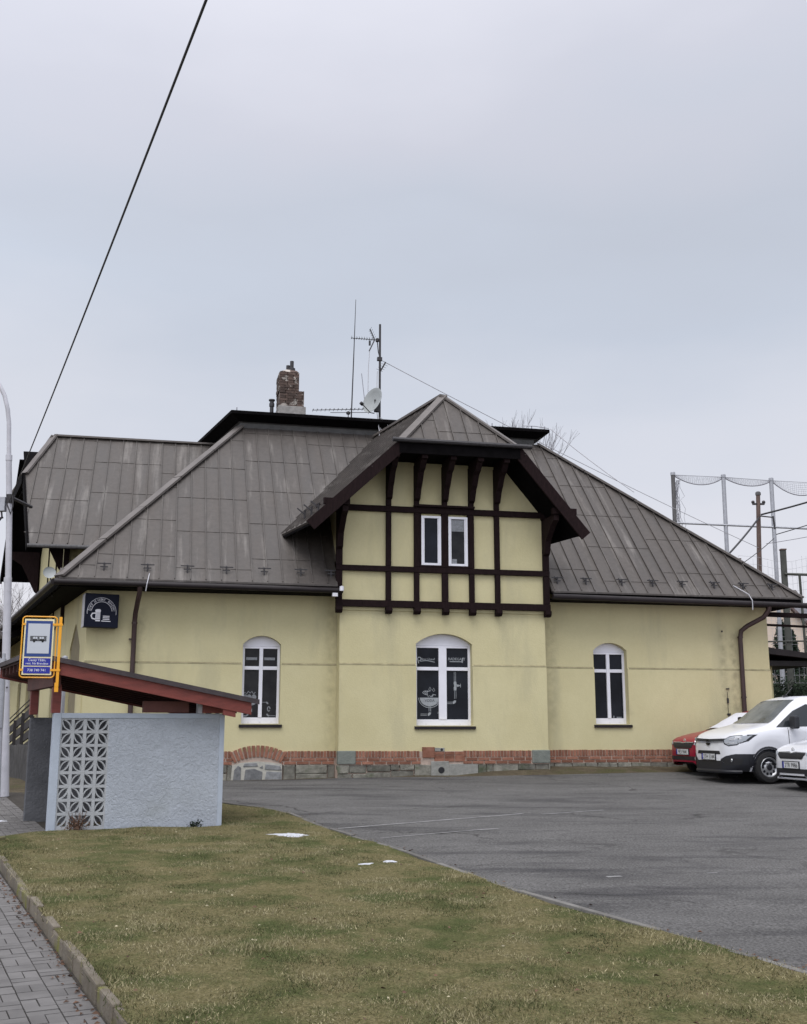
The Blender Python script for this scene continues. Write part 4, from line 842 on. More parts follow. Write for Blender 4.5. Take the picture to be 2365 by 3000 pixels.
def build_stop_sign():
    x,y=SHX+.03*cph+.345*sph,SHY+.03*sph-.345*cph
    t=thing('bus_stop_sign','yellow framed bus stop sign with blue bordered bus pictogram fixed to red shelter roof','sign',(x,y,SHZ+1.98),PHI)
    # local x to the right, sign plate left of the post
    q=MB(); q.box(-.006,.034,-.014,.014,.0,.985); q.box(-.02,.034,-.012,.02,-.07,.06); q.obj('post','yellow',t,bevel=.004)
    q=MB(); P=[]
    x0,x1,z0,z1,r=-.50,-.035,.13,.985,.05
    for cx,cz,a0 in ((x1-r,z1-r,0),(x0+r,z1-r,90),(x0+r,z0+r,180),(x1-r,z0+r,270)): P+= [(cx+r*math.cos(R(a0+15*k)),0,cz+r*math.sin(R(a0+15*k))) for k in range(7)]
    P.append(P[0]); q.tube(P,.010,6); [q.box(a,b_,-.02,.015,c,c+.03) for a,b_ in ((-.50,-.46),(-.09,.045)) for c in (.86,.22)]; q.obj('tube_frame','yellow',t)
    q=MB(); q.box(-.472,-.072,-.012,.006,.165,.95); po=q.obj('sign_panel','cream',t,bevel=.003)
    T=lambda x,z,h:(x,-.012-h,z)
    def rect(a,b,c,d,m,name,h=.003):
        k=MB(); k.flat([(a,c),(b,c),(b,d),(a,d)],T,h); return k.obj(name,m,po)
    rect(-.452,-.092,.42,.925,'blue','sign_border'); rect(-.42,-.124,.465,.885,'signgrey','sign_face',.005)
    rect(-.452,-.092,.295,.40,'blue2','name_plate'); rect(-.452,-.092,.185,.28,'blue2','phone_plate')
    m=MB(); T2=lambda x,z,h:(x,-.0185-h,z)
    m.flat([(-.385,.638),(-.165,.638),(-.162,.71),(-.38,.71),(-.388,.70)],T2,.001); [m.flat(arc(cx,.636,.016,0,360,12)[:-1],T2,.001) for cx in (-.33,-.215)]; m.obj('bus_pictogram','black',po)
    m=MB(); [m.flat([(a,.668),(b,.668),(b,.70),(a,.70)],lambda x,z,h:(x,-.0205-h,z),.001) for a,b in ((-.345,-.32),(-.315,-.29),(-.258,-.232),(-.227,-.2))]; [m.ribbon([(a,.65),(a+.018,.65),(a+.018,.703),(a,.703)],.004,lambda x,z,h:(x,-.0205-h,z),.001,closed=True) for a in (-.377,-.283,-.187)]; m.obj('pictogram_windows','signgrey',po)
    m=MB(); T3=lambda x,z,h:(x,-.0152-h,z); add_text(m,'Český Těšín,',T3,-.272,.357,.046,.001); add_text(m,'rest. Na Brandýse',T3,-.272,.312,.042,.001); add_text(m,'738 740 741',T3,-.272,.215,.05,.001); m.obj('lettering','text_white',po)
# ------------------------------------------------------------------ lamp, wires, poles
def at0(pts,o): return [(a-o[0],b-o[1],c-o[2]) for a,b,c in pts]
def build_street():
    o=(-7.8,21.9,.40); t=thing('street_lamp','tall pale grey tubular street lamp leaning by the shelter at the kerb','street lamp',o)
    q=MB(); q.tube(at0([(-7.79,21.9,.35),(-7.93,21.9,2.59),(-8.03,21.9,4.63)],o),[.085,.08,.075],16); q.obj('base_tube','lamp',t,smooth=True)
    q=MB(); q.tube(at0([(-8.02,21.9,4.60),(-8.10,21.9,6.0),(-8.19,21.9,7.15),(-8.19,21.9,7.20)],o),[.062,.060,.058,.064],14); q.tube(at0([(-8.03,21.9,4.56),(-8.03,21.9,4.66)],o),.078,14); q.tube(at0([(-8.185,21.9,7.10),(-8.19,21.9,7.22)],o),.066,14); q.obj('upper_tube','lamp',t,smooth=True)
    q=MB(); q.tube(at0([(-8.19,21.9,7.2),(-8.21,21.9,7.45),(-8.24,21.9,7.9),(-8.29,21.9,8.22),(-8.38,21.9,8.52),(-8.50,21.9,8.74),(-8.70,21.9,8.93),(-9.0,21.9,9.05),(-9.6,21.9,9.15)],o),[.045]*9,12); q.obj('lamp_arm','lamp',t,smooth=True)
    q=MB(); q.box(-2.45,-1.75,-.12,.12,8.68,8.80); q.obj('lamp_head','lamp',t,bevel=.04)
    q=MB(); q.box(-.52,-.37,-.10,.03,5.62,5.92); q.obj('junction_box','galv',t,bevel=.01)
    q=MB(); q.bar((-.36,-.02,6.0),(-.36,-.02,6.2),.04,.04); q.tube([(-.36,-.05,5.98),(-.33,-.06,5.75),(-.24,-.07,5.56),(-.21,-.07,5.72),(-.24,-.06,5.95)],.014,6); q.tube([(-.44,-.06,5.62),(-.42,-.06,5.5),(-.6,0,5.28)],.02,6); q.tube([(-.28,0,5.92),(-.02,.5,5.82)],.035,6); q.tube([(-.3,0,5.8),(-.3,0,5.98)],.075,12); q.lathe([(0,.004),(.02,.003)],(-.062,-.087,2.05),(0,-1,0),10); q.obj('cable_clamp','iron',t)
    A=(-8.1,21.85,6.22); B=(4.2,-6.5,6.35); q=MB(); q.tube([tuple(A[k]+(B[k]-A[k])*s/30-(.9*4*(s/30)*(1-s/30) if k==2 else 0)*.22 for k in range(3)) for s in range(31)],.0095,6)
    tag(q.obj('overhead_cable','cable'),'thick black overhead cable running diagonally across the sky to the street lamp','cable')
    q=MB(); q.tube([(-8.22,21.9,5.9),(-12,22.5,5.4),(-30,25,6.3)],.02,6); tag(q.obj('overhead_cable','cable'),'short black cable leaving the lamp junction box at the left edge','cable')
    o=(-7.58,21.0,gz(-7.58,21)-.1); t=thing('timetable_post','slim galvanised post with narrow timetable tube standing beside the lamp','post',o)
    q=MB(); q.tube([(0,0,0),(-.05,0,1.4),(-.09,0,2.75)],.03,10); q.obj('post','galv',t,smooth=True); q=MB(); q.tube([(-.06,-.03,1.35),(-.09,-.03,2.65)],.06,10); q.obj('timetable_tube','galv',t,smooth=True)
    # another post seen inside the shelter opening
    o=(-6.0,19.4,gz(-6,19.4)-.1); t=thing('sign_post','galvanised tube post behind the shelter between its red roof posts','post',o); q=MB(); q.tube([(0,0,0),(.0,0,2.62)],.045,12); q.obj('tube','galv',t,smooth=True); q=MB(); q.lathe([(.05,0),(.05,.04),(0,.06)],(0,0,2.6),(0,0,1),12); q.obj('post_cap','galv',t)
    # right utility pole
    o=(13.2,40,gz(13,40)); t=thing('utility_pole','rusty thin utility pole with insulators and cables beyond the right roof slope','utility pole',o)
    q=MB(); q.tube([(0,0,0),(.02,0,6.6),(.15,0,9.5)],[.11,.09,.075],10); q.obj('pole','rustpole',t,smooth=True)
    q=MB(); q.lathe([(.10,0),(.10,.10),(.06,.14),(0,.14)],(.15,0,9.42),(0,0,1),10); q.obj('pole_cap','oldwood',t); q=MB(); q.box(-.08,.36,-.05,.05,9.05,9.11); [q.lathe([(.05,0),(.07,.05),(.05,.1),(0,.12)],(x,0,9.1),(0,0,1),8) for x in (-.06,.34)]; q.bar((.15,-.1,8.6),(.62,-.1,8.55),.04,.04); q.bar((.62,-.1,8.6),(.66,-.1,8.1),.05,.05); q.obj('crossarm','iron',t)
    def wire(name,a,b,r,sag,m,label):
        q=MB(); q.tube([tuple(a[k]+(b[k]-a[k])*s/16-(sag*4*(s/16)*(1-s/16) if k==2 else 0) for k in range(3)) for s in range(17)],r,5); tag(q.obj(name,m),label,'cable')
    wire('overhead_cable',(13.38,39.9,9.5),(20.5,34,11.6),.035,.25,'cable','thick black cable rising right from the rusty utility pole')
    wire('overhead_cable',(13.9,39.9,8.75),(20.5,33,10.9),.018,.2,'cable','thin black cable rising right below the thick one from the rusty pole')
    wire('overhead_cable',(13.5,39.9,8.4),(20.5,34,9.9),.012,.3,'wire','grey cable rising right, lowest of three from the rusty pole')
    wire('overhead_cable',(13.3,39.9,9.4),(9.6,34.2,6.4),.035,.1,'cable','thick black cable dropping from the rusty pole behind the roof')
    wire('overhead_cable',(13.8,39.9,8.6),(9.9,34.2,6.3),.014,.1,'cable','thin cable dropping from the rusty pole behind the roof')
    mx,my=W(7.56,4.5)
    wire('overhead_wire',(mx+.05,my,12.2),(13.2,39.9,8.25),.011,.12,'wirepale','pale thin wire from the roof aerial mast to the rusty pole')
    x1,y1=W(12.45,3.7); x2,y2=W(14.3,2.2); wire('lightning_wire',(x1,y1,10.22),(x2,y2,8.1),.012,.05,'wirepale','pale wire dropping from the roof cap corner to the right hip')
    # sports-field net posts
    tops=[(11.45,12.23),(13.59,12.13),(15.61,11.98),(17.9,11.85),(20.2,11.7)]
    for i,(x,zt) in enumerate(tops):
        z0=gz(x,45); t=thing('net_post','tall galvanised net post, '+('leftmost, with torn netting hanging off it','second from left, behind the hip of the roof','third from left, just right of the rusty pole','fourth from left, beyond the picture edge','fifth from left, beyond the picture edge')[i],'post',(x-.1,45,z0),0,'net posts behind the roof')
        q=MB(); q.tube([(0,0,0),(.1,0,zt-z0)],.085,10); q.obj('tube','galv' if i else 'oldwood',t,smooth=True); q=MB(); q.lathe([(.10,0),(.10,.12),(.05,.16),(0,.16)],(.1,0,zt-z0-.02),(0,0,1),10); q.obj('post_cap','galv',t)
    q=MB(); q.tube([(11.5,44.95,10.14),(20.3,44.95,9.75)],.045,8); tag(q.obj('net_rail','galv'),'horizontal rail joining the tall net posts','rail')
    q=MB()
    def mesh_net(mb,x0,x1,y,top,bot,nx,ny,r):
        for i in range(nx+1):
            x=x0+(x1-x0)*i/nx; mb.tube([(x+random.uniform(-.03,.03),y,bot(x)+(top(x)-bot(x))*k/4) for k in range(5)],r,3,False)
        for j in range(ny+1):
            mb.tube([(x0+(x1-x0)*k/10,y,bot(x0+(x1-x0)*k/10)+(top(x0+(x1-x0)*k/10)-bot(x0+(x1-x0)*k/10))*j/ny) for k in range(11)],r,3,False)
    for (x0,z0),(x1,z1),sag in zip(tops[:-1],tops[1:],(.48,.38,.75,.7)):
        top=lambda x:z0+(z1-z0)*(x-x0)/(x1-x0)-.25*sag*4*((x-x0)/(x1-x0))*(1-(x-x0)/(x1-x0))*.3
        bot=lambda x:top(x)-.02-sag*4*((x-x0)/(x1-x0))*(1-(x-x0)/(x1-x0))**.9*.62
        mesh_net(q,x0,x1,45,top,bot,26,6,.0045)
        q.tube([(x0+(x1-x0)*k/10,45,bot(x0+(x1-x0)*k/10)) for k in range(11)],.022,4,False); q.tube([(x0,45,z0),(x1,45,z1)],.01,4)
    for _ in range(14):
        x=11.5+abs(random.gauss(0,.12)); z=12; p=[]
        while z>8.4: p.append((x+random.uniform(-.08,.16),45.0,z)); z-=random.uniform(.15,.4)
        q.tube(p,.008,3,False)
    tag(q.obj('torn_netting','wire'),'torn grey safety netting sagging between tall posts','netting')
    # nearer ball-stop fence
    for i,(x,zt,r_) in enumerate(((11.85,7.5,.07),(13.45,7.84,.085),(15.2,7.8,.1),(17.2,7.7,.1))):
        z0=gz(x,38); t=thing('fence_post','dark square ball-stop fence post, '+('short top showing above the roof hip','thick one right of the rusty pole','thin one at the picture edge','outermost one past the picture edge')[i],'post',(x-.08,38,z0),0,'ball-stop fence posts')
        q=MB(); q.bar((0,0,0),(.06,0,zt-z0),r_*2,r_*2,(0,1,0)); q.obj('shaft','greenpole',t); q=MB(); q.box(.06-r_-.015,.06+r_+.015,-r_-.015,r_+.015,zt-z0,zt-z0+.05); q.obj('post_cap','rustpole',t)
    q=MB(); q.tube([(13.4,37.9,6.98),(18,37.9,6.85)],.05,6); q.tube([(13.92,37.9,6.95),(13.95,37.9,3.5)],.045,6); q.tube([(11.8,37.9,4.6),(18,37.9,4.7)],.03,6); tag(q.obj('fence_rail','greenpole'),'grey fence rails between the ball-stop fence posts','rail')
    q=MB(); top=lambda x:7.55+.12*math.cos((x-11.8)*PI*2/.78); mesh_net(q,11.85,18,38.05,top,lambda x:3.2,36,16,.0045); tag(q.obj('ball_stop_net','wirepale'),'pale square mesh net on the ball-stop fence','netting')
# ------------------------------------------------------------------ roof aerials
def build_aerials():
    x,y=W(7.53,4.45); t=thing('aerial_mast','dark aerial mast on the roof cap with two television antennas','antenna',(x,y,10.15),PHI)
    q=MB(); q.tube([(0,0,0),(0,0,3.15)],.032,10); q.obj('mast','iron',t,smooth=True)
    q=MB(); q.tube([(-.86,0,2.66),(-.05,0,2.66)],.012,5); [q.tube([(-.84+.075*i,-.09,2.66),(-.84+.075*i,.09,2.66)],.006,4) for i in range(9)]; [q.tube([(-.84+.075*i,0,2.64),(-.84+.075*i,0,2.73)],.005,4) for i in range(9)]
    q.tube([(-.16,0,2.66),(-.30,0,2.98)],.018,5); q.tube([(-.16,0,2.66),(-.32,0,2.30)],.018,5); [q.tube([(-.17-.12*k/4,-.2,2.7+.27*k/4),(-.17-.12*k/4,.2,2.7+.27*k/4)],.005,4) for k in range(5)]; q.box(-.33,-.28,-.03,.03,2.48,2.62); q.lathe([(.0,0),(.05,.03),(.05,.12),(0,.15)],(-.08,0,2.58),(0,0,1),8); q.tube([(-.08,0,2.6),(-.05,0,2.3),(0,0,2.1)],.015,5); q.box(-.08,.06,-.05,.05,2.03,2.13); q.obj('yagi_antenna','iron',t)
    q=MB(); q.tube([(0,0,1.68),(.17,0,2.0)],.022,5); [q.tube([(-.12+.05*k,-.1,1.74+.06*k),(.10+.05*k,.1,1.74+.06*k)],.005,4) for k in range(5)]; q.obj('panel_antenna','iron',t)
    q=MB(); q.tube([(-.30,0,2.4),(-.34,0,1.8),(-.35,0,.9),(-.33,0,.4)],.009,4); q.tube([(-.08,-.02,1.7),(-.1,-.02,.6),(-.05,0,.2)],.009,4); q.tube([(-.04,-.05,.3),(-.1,-.5,-.1),(-.1,-.85,-.35),(-.25,-1.2,-.9),(-.35,-1.7,-1.5)],.012,4); q.tube([(.0,-.05,.3),(.12,-.6,.0),(.05,-.9,-.35),(-.15,-1.3,-1.0)],.011,4); q.tube([(-.08,-.05,.2),(-.16,-.6,-.05),(-.2,-1.0,-.4),(-.35,-1.5,-1.2)],.010,4); q.obj('antenna_cable','wirepale',t)
    x,y=W(7.32,4.2); t=thing('satellite_dish','pale grey satellite dish on the roof facing left','satellite dish',(x,y,10.5),PHI)
    q=MB(); d=Vector((-.80,-.50,.22)).normalized(); q.lathe([(0,.0),(.14,.012),(.28,.045),(.38,.085),(.39,.085),(.38,.07),(.28,.025),(.14,-.006),(0,-.016)],Vector((0,0,.36)),d,28); q.obj('reflector','dishgrey',t,smooth=True)
    q=MB(); q.tube([(0,0,.0),(-.14,-.12,-.02),(-.42,-.34,.16)],.014,6); q.lathe([(.0,0),(.05,.01),(.05,.1),(0,.12)],(-.38,-.30,.14),(-.7,-.4,.4),8); q.box(.0,.16,-.06,.06,.05,.4); q.obj('feed_arm','iron',t)
    x,y=W(6.70,4.5); t=thing('whip_aerial','very tall thin whip aerial with a low long yagi on the roof','antenna',(x,y,10.15),PHI)
    q=MB(); q.tube([(0,0,0),(.06,0,2.0),(.11,0,3.88)],[.022,.017,.008],6); q.obj('whip','iron',t)
    q=MB(); q.tube([(-1.12,.0,.42),(.55,.0,.56)],.011,5); [q.tube([(-1.1+.12*i,-.14,.42+.0101*i),(-1.1+.12*i,.14,.42+.0101*i)],.006,4) for i in range(14)]; [q.tube([(-1.1+.12*i,0,.42+.0101*i),(-1.1+.12*i,0,.46+.0101*i)],.006,4) for i in range(14)]; q.tube([(-.6,0,.38),(.55,0,.46)],.009,4); q.tube([(-.08,0,0),(-.08,0,.46)],.014,5); q.lathe([(0,0),(.06,.03),(.06,.09),(0,.12)],(-.08,0,.34),(0,0,1),8); q.obj('yagi_antenna','iron',t)
    q=MB(); q.tube([(.42,0,.6),(.30,0,1.62)],.010,5); q.obj('short_whip','wire',t)
    x,y=W(-.98,1.25); t=thing('satellite_dish','small grey satellite dish under the wing eave at the left corner','satellite dish',(x,y,4.98),PHI)
    q=MB(); d=Vector((.15,-.95,.28)).normalized(); q.lathe([(0,0),(.07,.006),(.13,.025),(.145,.038),(.13,.018),(0,-.012)],Vector((0,-.05,.24)),d,24); q.obj('reflector','dishgrey',t,smooth=True); q=MB(); q.tube([(.08,.1,-.3),(.03,0,.1),(0,0,.24)],.018,6); q.obj('bracket','iron',t)
# ------------------------------------------------------------------ plants
def bare_tree(name,label,x,y,z,H,seed,m,spread=.5,levels=6,r0=.12,lean=(0,0),group=None):
    rd=random.Random(seed); t=thing(name,label,'tree',(x,y,z),0,group); tr=MB(); tw=MB()
    def grow(p,d,L,r,lev):
        pts=[p]; dd=d.copy()
        for _ in range(3): dd=(dd+Vector((rd.uniform(-1,1),rd.uniform(-1,1),rd.uniform(-.3,.8)))*.16).normalized(); pts.append(pts[-1]+dd*L/3)
        (tr if lev<2 else tw).tube(pts,[r,r*.85,r*.72,r*.6],6 if lev<2 else 3,False)
        if lev>=levels: return
        for k in range(rd.choice((2,3,3)) if lev else 4):
            q=pts[rd.choice((2,3,3))] if k else pts[3]
            nd=(dd+Vector((rd.uniform(-1,1),rd.uniform(-1,1),rd.uniform(-.35,.7)))*spread*1.3).normalized(); grow(q,nd,L*rd.uniform(.62,.82),r*.58,lev+1)
    grow(Vector((0,0,0)),Vector((lean[0],lean[1],1)).normalized(),H*.30,r0,0)
    tr.obj('trunk',m,t); tw.obj('crown',m,t); return t
def leaf_cloud(mb,fn,n,s,rd):
    for _ in range(n):
        p=Vector(fn()); a=Vector((rd.gauss(0,1),rd.gauss(0,1),rd.gauss(0,1))).normalized(); b=a.orthogonal().normalized()*s*rd.uniform(.5,1.3); a=a*s*rd.uniform(.6,1.5); mb.poly([p-a,p-b*.5,p+a,p+b*.5])
def conifer(x,y,H,rad,seed,label):
    rd=random.Random(seed); z=gz(x,y); t=thing('conifer',label,'tree',(x,y,z),0,'conifers beyond the net'); m=MB()
    def f():
        h=rd.random()**.75; a=rd.random()*2*PI; r=rad*math.sin(PI*min(1,(1-h)*.62+.02))**.8*(.75+.3*math.sin(a*5+h*23))*(.6+.45*rd.random()); return (r*math.cos(a),r*math.sin(a),.15+h*(H-.1))
    leaf_cloud(m,f,5200,.10,rd); m.obj('crown','conifer',t); q=MB(); q.tube([(0,0,0),(0,0,H*.6)],[.1,.04],6); q.obj('trunk','bark',t)
def bush(x,y,rx,ry,H,seed,label,n=7000):
    rd=random.Random(seed); z=gz(x,y); t=thing('shrub',label,'shrub',(x,y,z),0,'dark shrubs behind the parking'); m=MB(); cl=[(rd.uniform(-.7,.7)*rx,rd.uniform(-.7,.7)*ry,rd.uniform(.25,.8)*H,rd.uniform(.35,.6)) for _ in range(16)]
    def f():
        c=rd.choice(cl); v=Vector((rd.gauss(0,1),rd.gauss(0,1),rd.gauss(0,1))).normalized()*(rd.random()**.4); return (c[0]+v.x*rx*c[3]*.8,c[1]+v.y*ry*c[3]*.8,max(.05,c[2]+v.z*H*.35))
    leaf_cloud(m,f,n,.07,rd); m.obj('foliage','shrub',t); q=MB(); [q.tube([(0,0,0),(c[0]*.6,c[1]*.6,c[2]*.8)],.03,5) for c in cl[:6]]; q.obj('stems','bark',t)
def build_background():
    bare_tree('bare_tree','pale bare tree crown showing just above the roof ridge',2.7,52,gz(5,52),16.3,5,'bark_far',.36,7,.34)
    for i,(x,y,h,s,l) in enumerate(((-23.2,60,10.6,3,'bare grey tree at the left edge behind the lamp, tallest'),(-21.3,56,8.6,9,'bare grey tree right of the street lamp, lower and thinner'),(-25.5,57,9.4,14,'bare grey tree cut off by the left picture edge'))):
        bare_tree('bare_tree',l,x,y,gz(x,y),h,s,'bark',.62,7,.16,group='bare trees at left')
    for x,y,h,r_,s,l in ((19.05,55,6.1,.75,1,'pointed dark conifer, left of the three beyond the net'),(19.95,56,5.7,.6,2,'narrow dark conifer, middle of the three beyond the net'),(20.75,55,6.3,.85,3,'broad dark conifer, right of the three beyond the net')): conifer(x,y,h,r_,s,l)
    bush(12.6,34,1.2,1.0,2.1,4,'dark evergreen shrub right beside the yellow annex wall'); bush(14.4,35,1.5,1.2,2.3,5,'dark evergreen shrub at the right edge above the white van'); bush(14.4,42,2.2,1.4,2.7,6,'tall dark evergreen shrub under the lean-to canopy',9000)
    # houses
    z=gz(26,75); t=thing('gabled_house','beige gabled house with dark tiled roof far behind the netting','house',(24.0,75,z),0)
    q=MB(); q.prism([(-3,0,0),(5,0,0),(5,0,6.6),(1.3,0,10.3),(-3,0,6.6)],(0,8,0)); q.obj('wall','beige',t)
    q=MB(); q.prism([(1.3,-.4,10.5),(5.6,-.4,6.2),(5.6,-.4,6.0),(1.3,-.4,10.28)],(0,9,0)); q.prism([(1.3,-.4,10.5),(-3.6,-.4,6.2),(-3.6,-.4,6.0),(1.3,-.4,10.28)],(0,9,0)); ro=q.obj('roof','tile',t)
    q=MB(); q.box(-1,-.4,3,3.6,8,11); q.obj('chimney','chimbrick',ro)
    for x in (.6,2.6): q=MB(); q.box(x,x+1,-.06,.05,4.4,5.9); w=q.obj('window','white_pvc',t); q=MB(); q.box(x+.1,x+.9,-.075,-.055,4.5,5.8); q.obj('pane','glass',w)
    t=thing('grey_roofed_house','distant house with grey pitched roof at the right edge','house',(30.2,84,z),0)
    q=MB(); q.box(-3,3.5,0,7,0,8.2); q.obj('wall','beige',t); q=MB(); q.prism([(-3.4,-.4,8.1),(3.9,-.4,8.1),(3.9,3.4,10.6),(-2.2,3.4,10.6)],(0,0,.15)); q.prism([(-3.4,7.4,8.1),(3.9,7.4,8.1),(3.9,3.4,10.6),(-2.2,3.4,10.6)],(0,0,.15)); ro=q.obj('roof','greyroof',t); q=MB(); q.box(-1.1,-.6,3,3.5,9.8,12); q.obj('chimney','galv',ro)
    for x in (-2,.6): q=MB(); q.box(x,x+1,-.06,.05,5.5,6.9); w=q.obj('window','white_pvc',t); q=MB(); q.box(x+.1,x+.9,-.075,-.055,5.6,6.8); q.obj('pane','glass',w)
    # ramp railing and old pickets at left
    x,y=W(-1.35,3.2); t=thing('ramp_railing','dark wooden ramp railing of stacked boards by the street wall','railing',(x,y,gz(x,y)-.1),PHI)
    q=MB()
    for k in range(5):
        z0=.35+.27*k; q.bar((0,.2,z0+.2),(-1.6,7,z0-.55),.04,.19)
    q.obj('boards','darkwood',t)
    for k in range(5): q=MB(); n=.2+1.6*k; q.bar((-.235*n,n,-.1),(-.235*n,n,1.75-.11*n),.08,.08,(0,1,0)); q.obj('post','darkwood',t)
    q=MB(); q.tube([(0,.2,1.85),(-1.6,7,1.1)],.022,6); q.tube([(0,.2,1.98),(-1.6,7,1.22)],.015,6); q.obj('handrail','iron',t)
    x,y=W(-1.25,1.8); t=thing('picket_fence','low weathered grey picket fence standing by the lamp foot','fence',(x,y,gz(x,y)-.12),PHI)
    q=MB()
    for k in range(16): n=.16*k; q.box(-.28*n-.045,-.28*n+.045,n,n+.025,0,.78+random.uniform(-.04,.04))
    q.obj('pickets','oldwood',t); q=MB(); q.bar((0,.04,.55),(-.7,2.5,.55),.03,.07); q.obj('rail','oldwood',t)
    x,y=W(-.55,.6); t=thing('waste_bin','small dark grey slatted waste bin at the foot of the yellow corner','bin',(x,y,gz(x,y)-.1),PHI)
    q=MB(); q.lathe([(0,0),(.15,0),(.17,.55),(.15,.55),(.14,.05)],(0,0,0),(0,0,1),14); q.obj('bucket','oldwood',t); q=MB(); q.lathe([(.175,.52),(.18,.55),(.18,.58),(.165,.58)],(0,0,0),(0,0,1),14); q.obj('rim','iron',t)
    # weeds at the screen, kerb stub
    rd=random.Random(3); x,y=SHX+.42*cph,SHY+.42*sph-.08; t=thing('dry_weed','dry brown weed growing against the breeze block screen','plant',(x,y,gz(x,y)),0); q=MB(); s=MB()
    for _ in range(26): a=rd.uniform(-.12,.12); b=rd.uniform(-.06,.05); q.tube([(a*.3,b*.3,0),(a*.8,b*.8,rd.uniform(.08,.14)),(a*1.3,b,rd.uniform(.12,.26))],.004,3,False)
    leaf_cloud(s,lambda:(rd.gauss(0,.07),rd.gauss(-.02,.04),abs(rd.gauss(.06,.05))),240,.016,rd); q.obj('stalks','brownleaf',t); s.obj('leaves','brownleaf',t)
    x,y=SHX+2.05*cph,SHY+2.05*sph-.06; t=thing('green_weed','small green weed at the foot of the pale blue shelter wall','plant',(x,y,gz(x,y)),0); s=MB(); leaf_cloud(s,lambda:(rd.gauss(0,.05),rd.gauss(-.02,.02),abs(rd.gauss(.04,.03))),120,.018,rd); s.obj('leaves','shrub',t)
    mb=MB(); a=(-5.33,14.35); b=(-5.22,14.75)
    mb.bar((a[0],a[1],gz(*a)-.02),(b[0],b[1],gz(*b)-.02),.07,.14); tag(mb.obj('kerb_stub','kerb',bevel=.012),'short broken kerb stone in front of the shelter','kerb stone')
    snow('long white melting snow patch on the grass near the lot edge',-1.52,15.2,.34,.24,.014,-.3); snow('smaller grey snow crumb on the grass right of the big patch',-.38,12.55,.12,.06,.018,.2); snow('smallest snow crumb on the lawn beside the lot edging',-.16,12.75,.09,.05,.018,.1); snow('heap of dirty snow at the foot of the dark shelter wall',-6.5,17.75,.34,.22,-.095,.4)
# ------------------------------------------------------------------ cars (nose at x=0 looking +x, y to the car's left)
def pchip(xs,ys,x):
    n=len(xs); d=[(ys[i+1]-ys[i])/(xs[i+1]-xs[i]) for i in range(n-1)]; m=[d[0]]+[0 if d[i-1]*d[i]<=0 else 2*d[i-1]*d[i]/(d[i-1]+d[i]) for i in range(1,n-1)]+[d[-1]]
    for i in range(n-1):
        if x<=xs[i+1] or i==n-2:
            h=xs[i+1]-xs[i]; t=(x-xs[i])/h; return (2*t**3-3*t*t+1)*ys[i]+(t**3-2*t*t+t)*h*m[i]+(-2*t**3+3*t*t)*ys[i+1]+(t**3-t*t)*h*m[i+1]
def car_body(st,wheels,rw,zc):
    """st rows: distance behind nose, half width, sill z, belt z, top z, roof half width"""
    s=[r[0] for r in st]; L=s[-1]; xs=sorted(set([round(v,3) for v in s]+[round(.045*i,3) for i in range(int(L/.045)+1)])); rows=[]
    for d in xs:
        w,zl,zb,zt,hr=[pchip(s,[r[k] for r in st],d) for k in range(1,6)]
        z0=zl; 
        for wx in wheels:
            dx=d-wx
            if abs(dx)<rw: z0=max(z0,zc+math.sqrt(rw*rw-dx*dx))
        g=max(0,zt-zb); zm=(max(z0,zl)+zb)/2; lo=z0; flare=.0
        P=[(w*.90 if z0==zl else w*.985,lo),(w*.975,lo+(zb-lo)*.14),(w,lo+(zb-lo)*.42),(w*.998,lo+(zb-lo)*.70),(w*.975,zb-.012),(w*.955,zb+.012)]
        P+=[(w*.955+(hr-w*.955)*.5,zb+g*.52),(hr+.02,zt-min(.09,g*.35)),(hr-.06,zt-min(.03,g*.12)),(hr*.55,zt-.004),(0,zt)]
        rows.append([(-d,y,z) for y,z in P])
    n=len(rows[0]); vs=[]; fs=[]
    for r in rows: vs+=r+[(x,-y,z) for x,y,z in r[-2::-1]]
    m=2*n-1
    for i in range(len(rows)-1):
        for k in range(m-1): fs.append((i*m+k,i*m+k+1,(i+1)*m+k+1,(i+1)*m+k))
    fs.append(tuple(range(m-1,-1,-1))); fs.append(tuple((len(rows)-1)*m+k for k in range(m)))
    return MB().add(vs,fs)
def patch(bvh,poly,axis,off=.006,step=.05,sgn=1):
    """a thin panel hugging the body: the outline is laid on it along one axis ('x': (y,z) from the front, 'y': (x,z) from the side sgn)"""
    bm=bmesh.new(); bm.faces.new([bm.verts.new((a,b,0)) for a,b in poly])
    for ax in (0,1):
        v=[p[ax] for p in poly]; k=min(v)+step*.5
        while k<max(v):
            bmesh.ops.bisect_plane(bm,geom=bm.verts[:]+bm.edges[:]+bm.faces[:],plane_co=(k,0,0) if ax==0 else (0,k,0),plane_no=(1,0,0) if ax==0 else (0,1,0)); k+=step
    bad=[]
    for v in bm.verts:
        a,b=v.co.x,v.co.y
        o,d=(Vector((2,a,b)),Vector((-1,0,0))) if axis=='x' else (Vector((a,2*sgn,b)),Vector((0,-sgn,0)))
        h,nn,_,_=bvh.ray_cast(o,d)
        if h is None: bad.append(v)
        else:
            if nn.dot(d)>0: nn=-nn
            v.co=h+nn*off
    bmesh.ops.delete(bm,geom=bad,context='VERTS')
    bm.verts.index_update(); mb=MB(); mb.add([tuple(v.co) for v in bm.verts],[tuple(v.index for v in f.verts) for f in bm.faces]); bm.free(); return mb
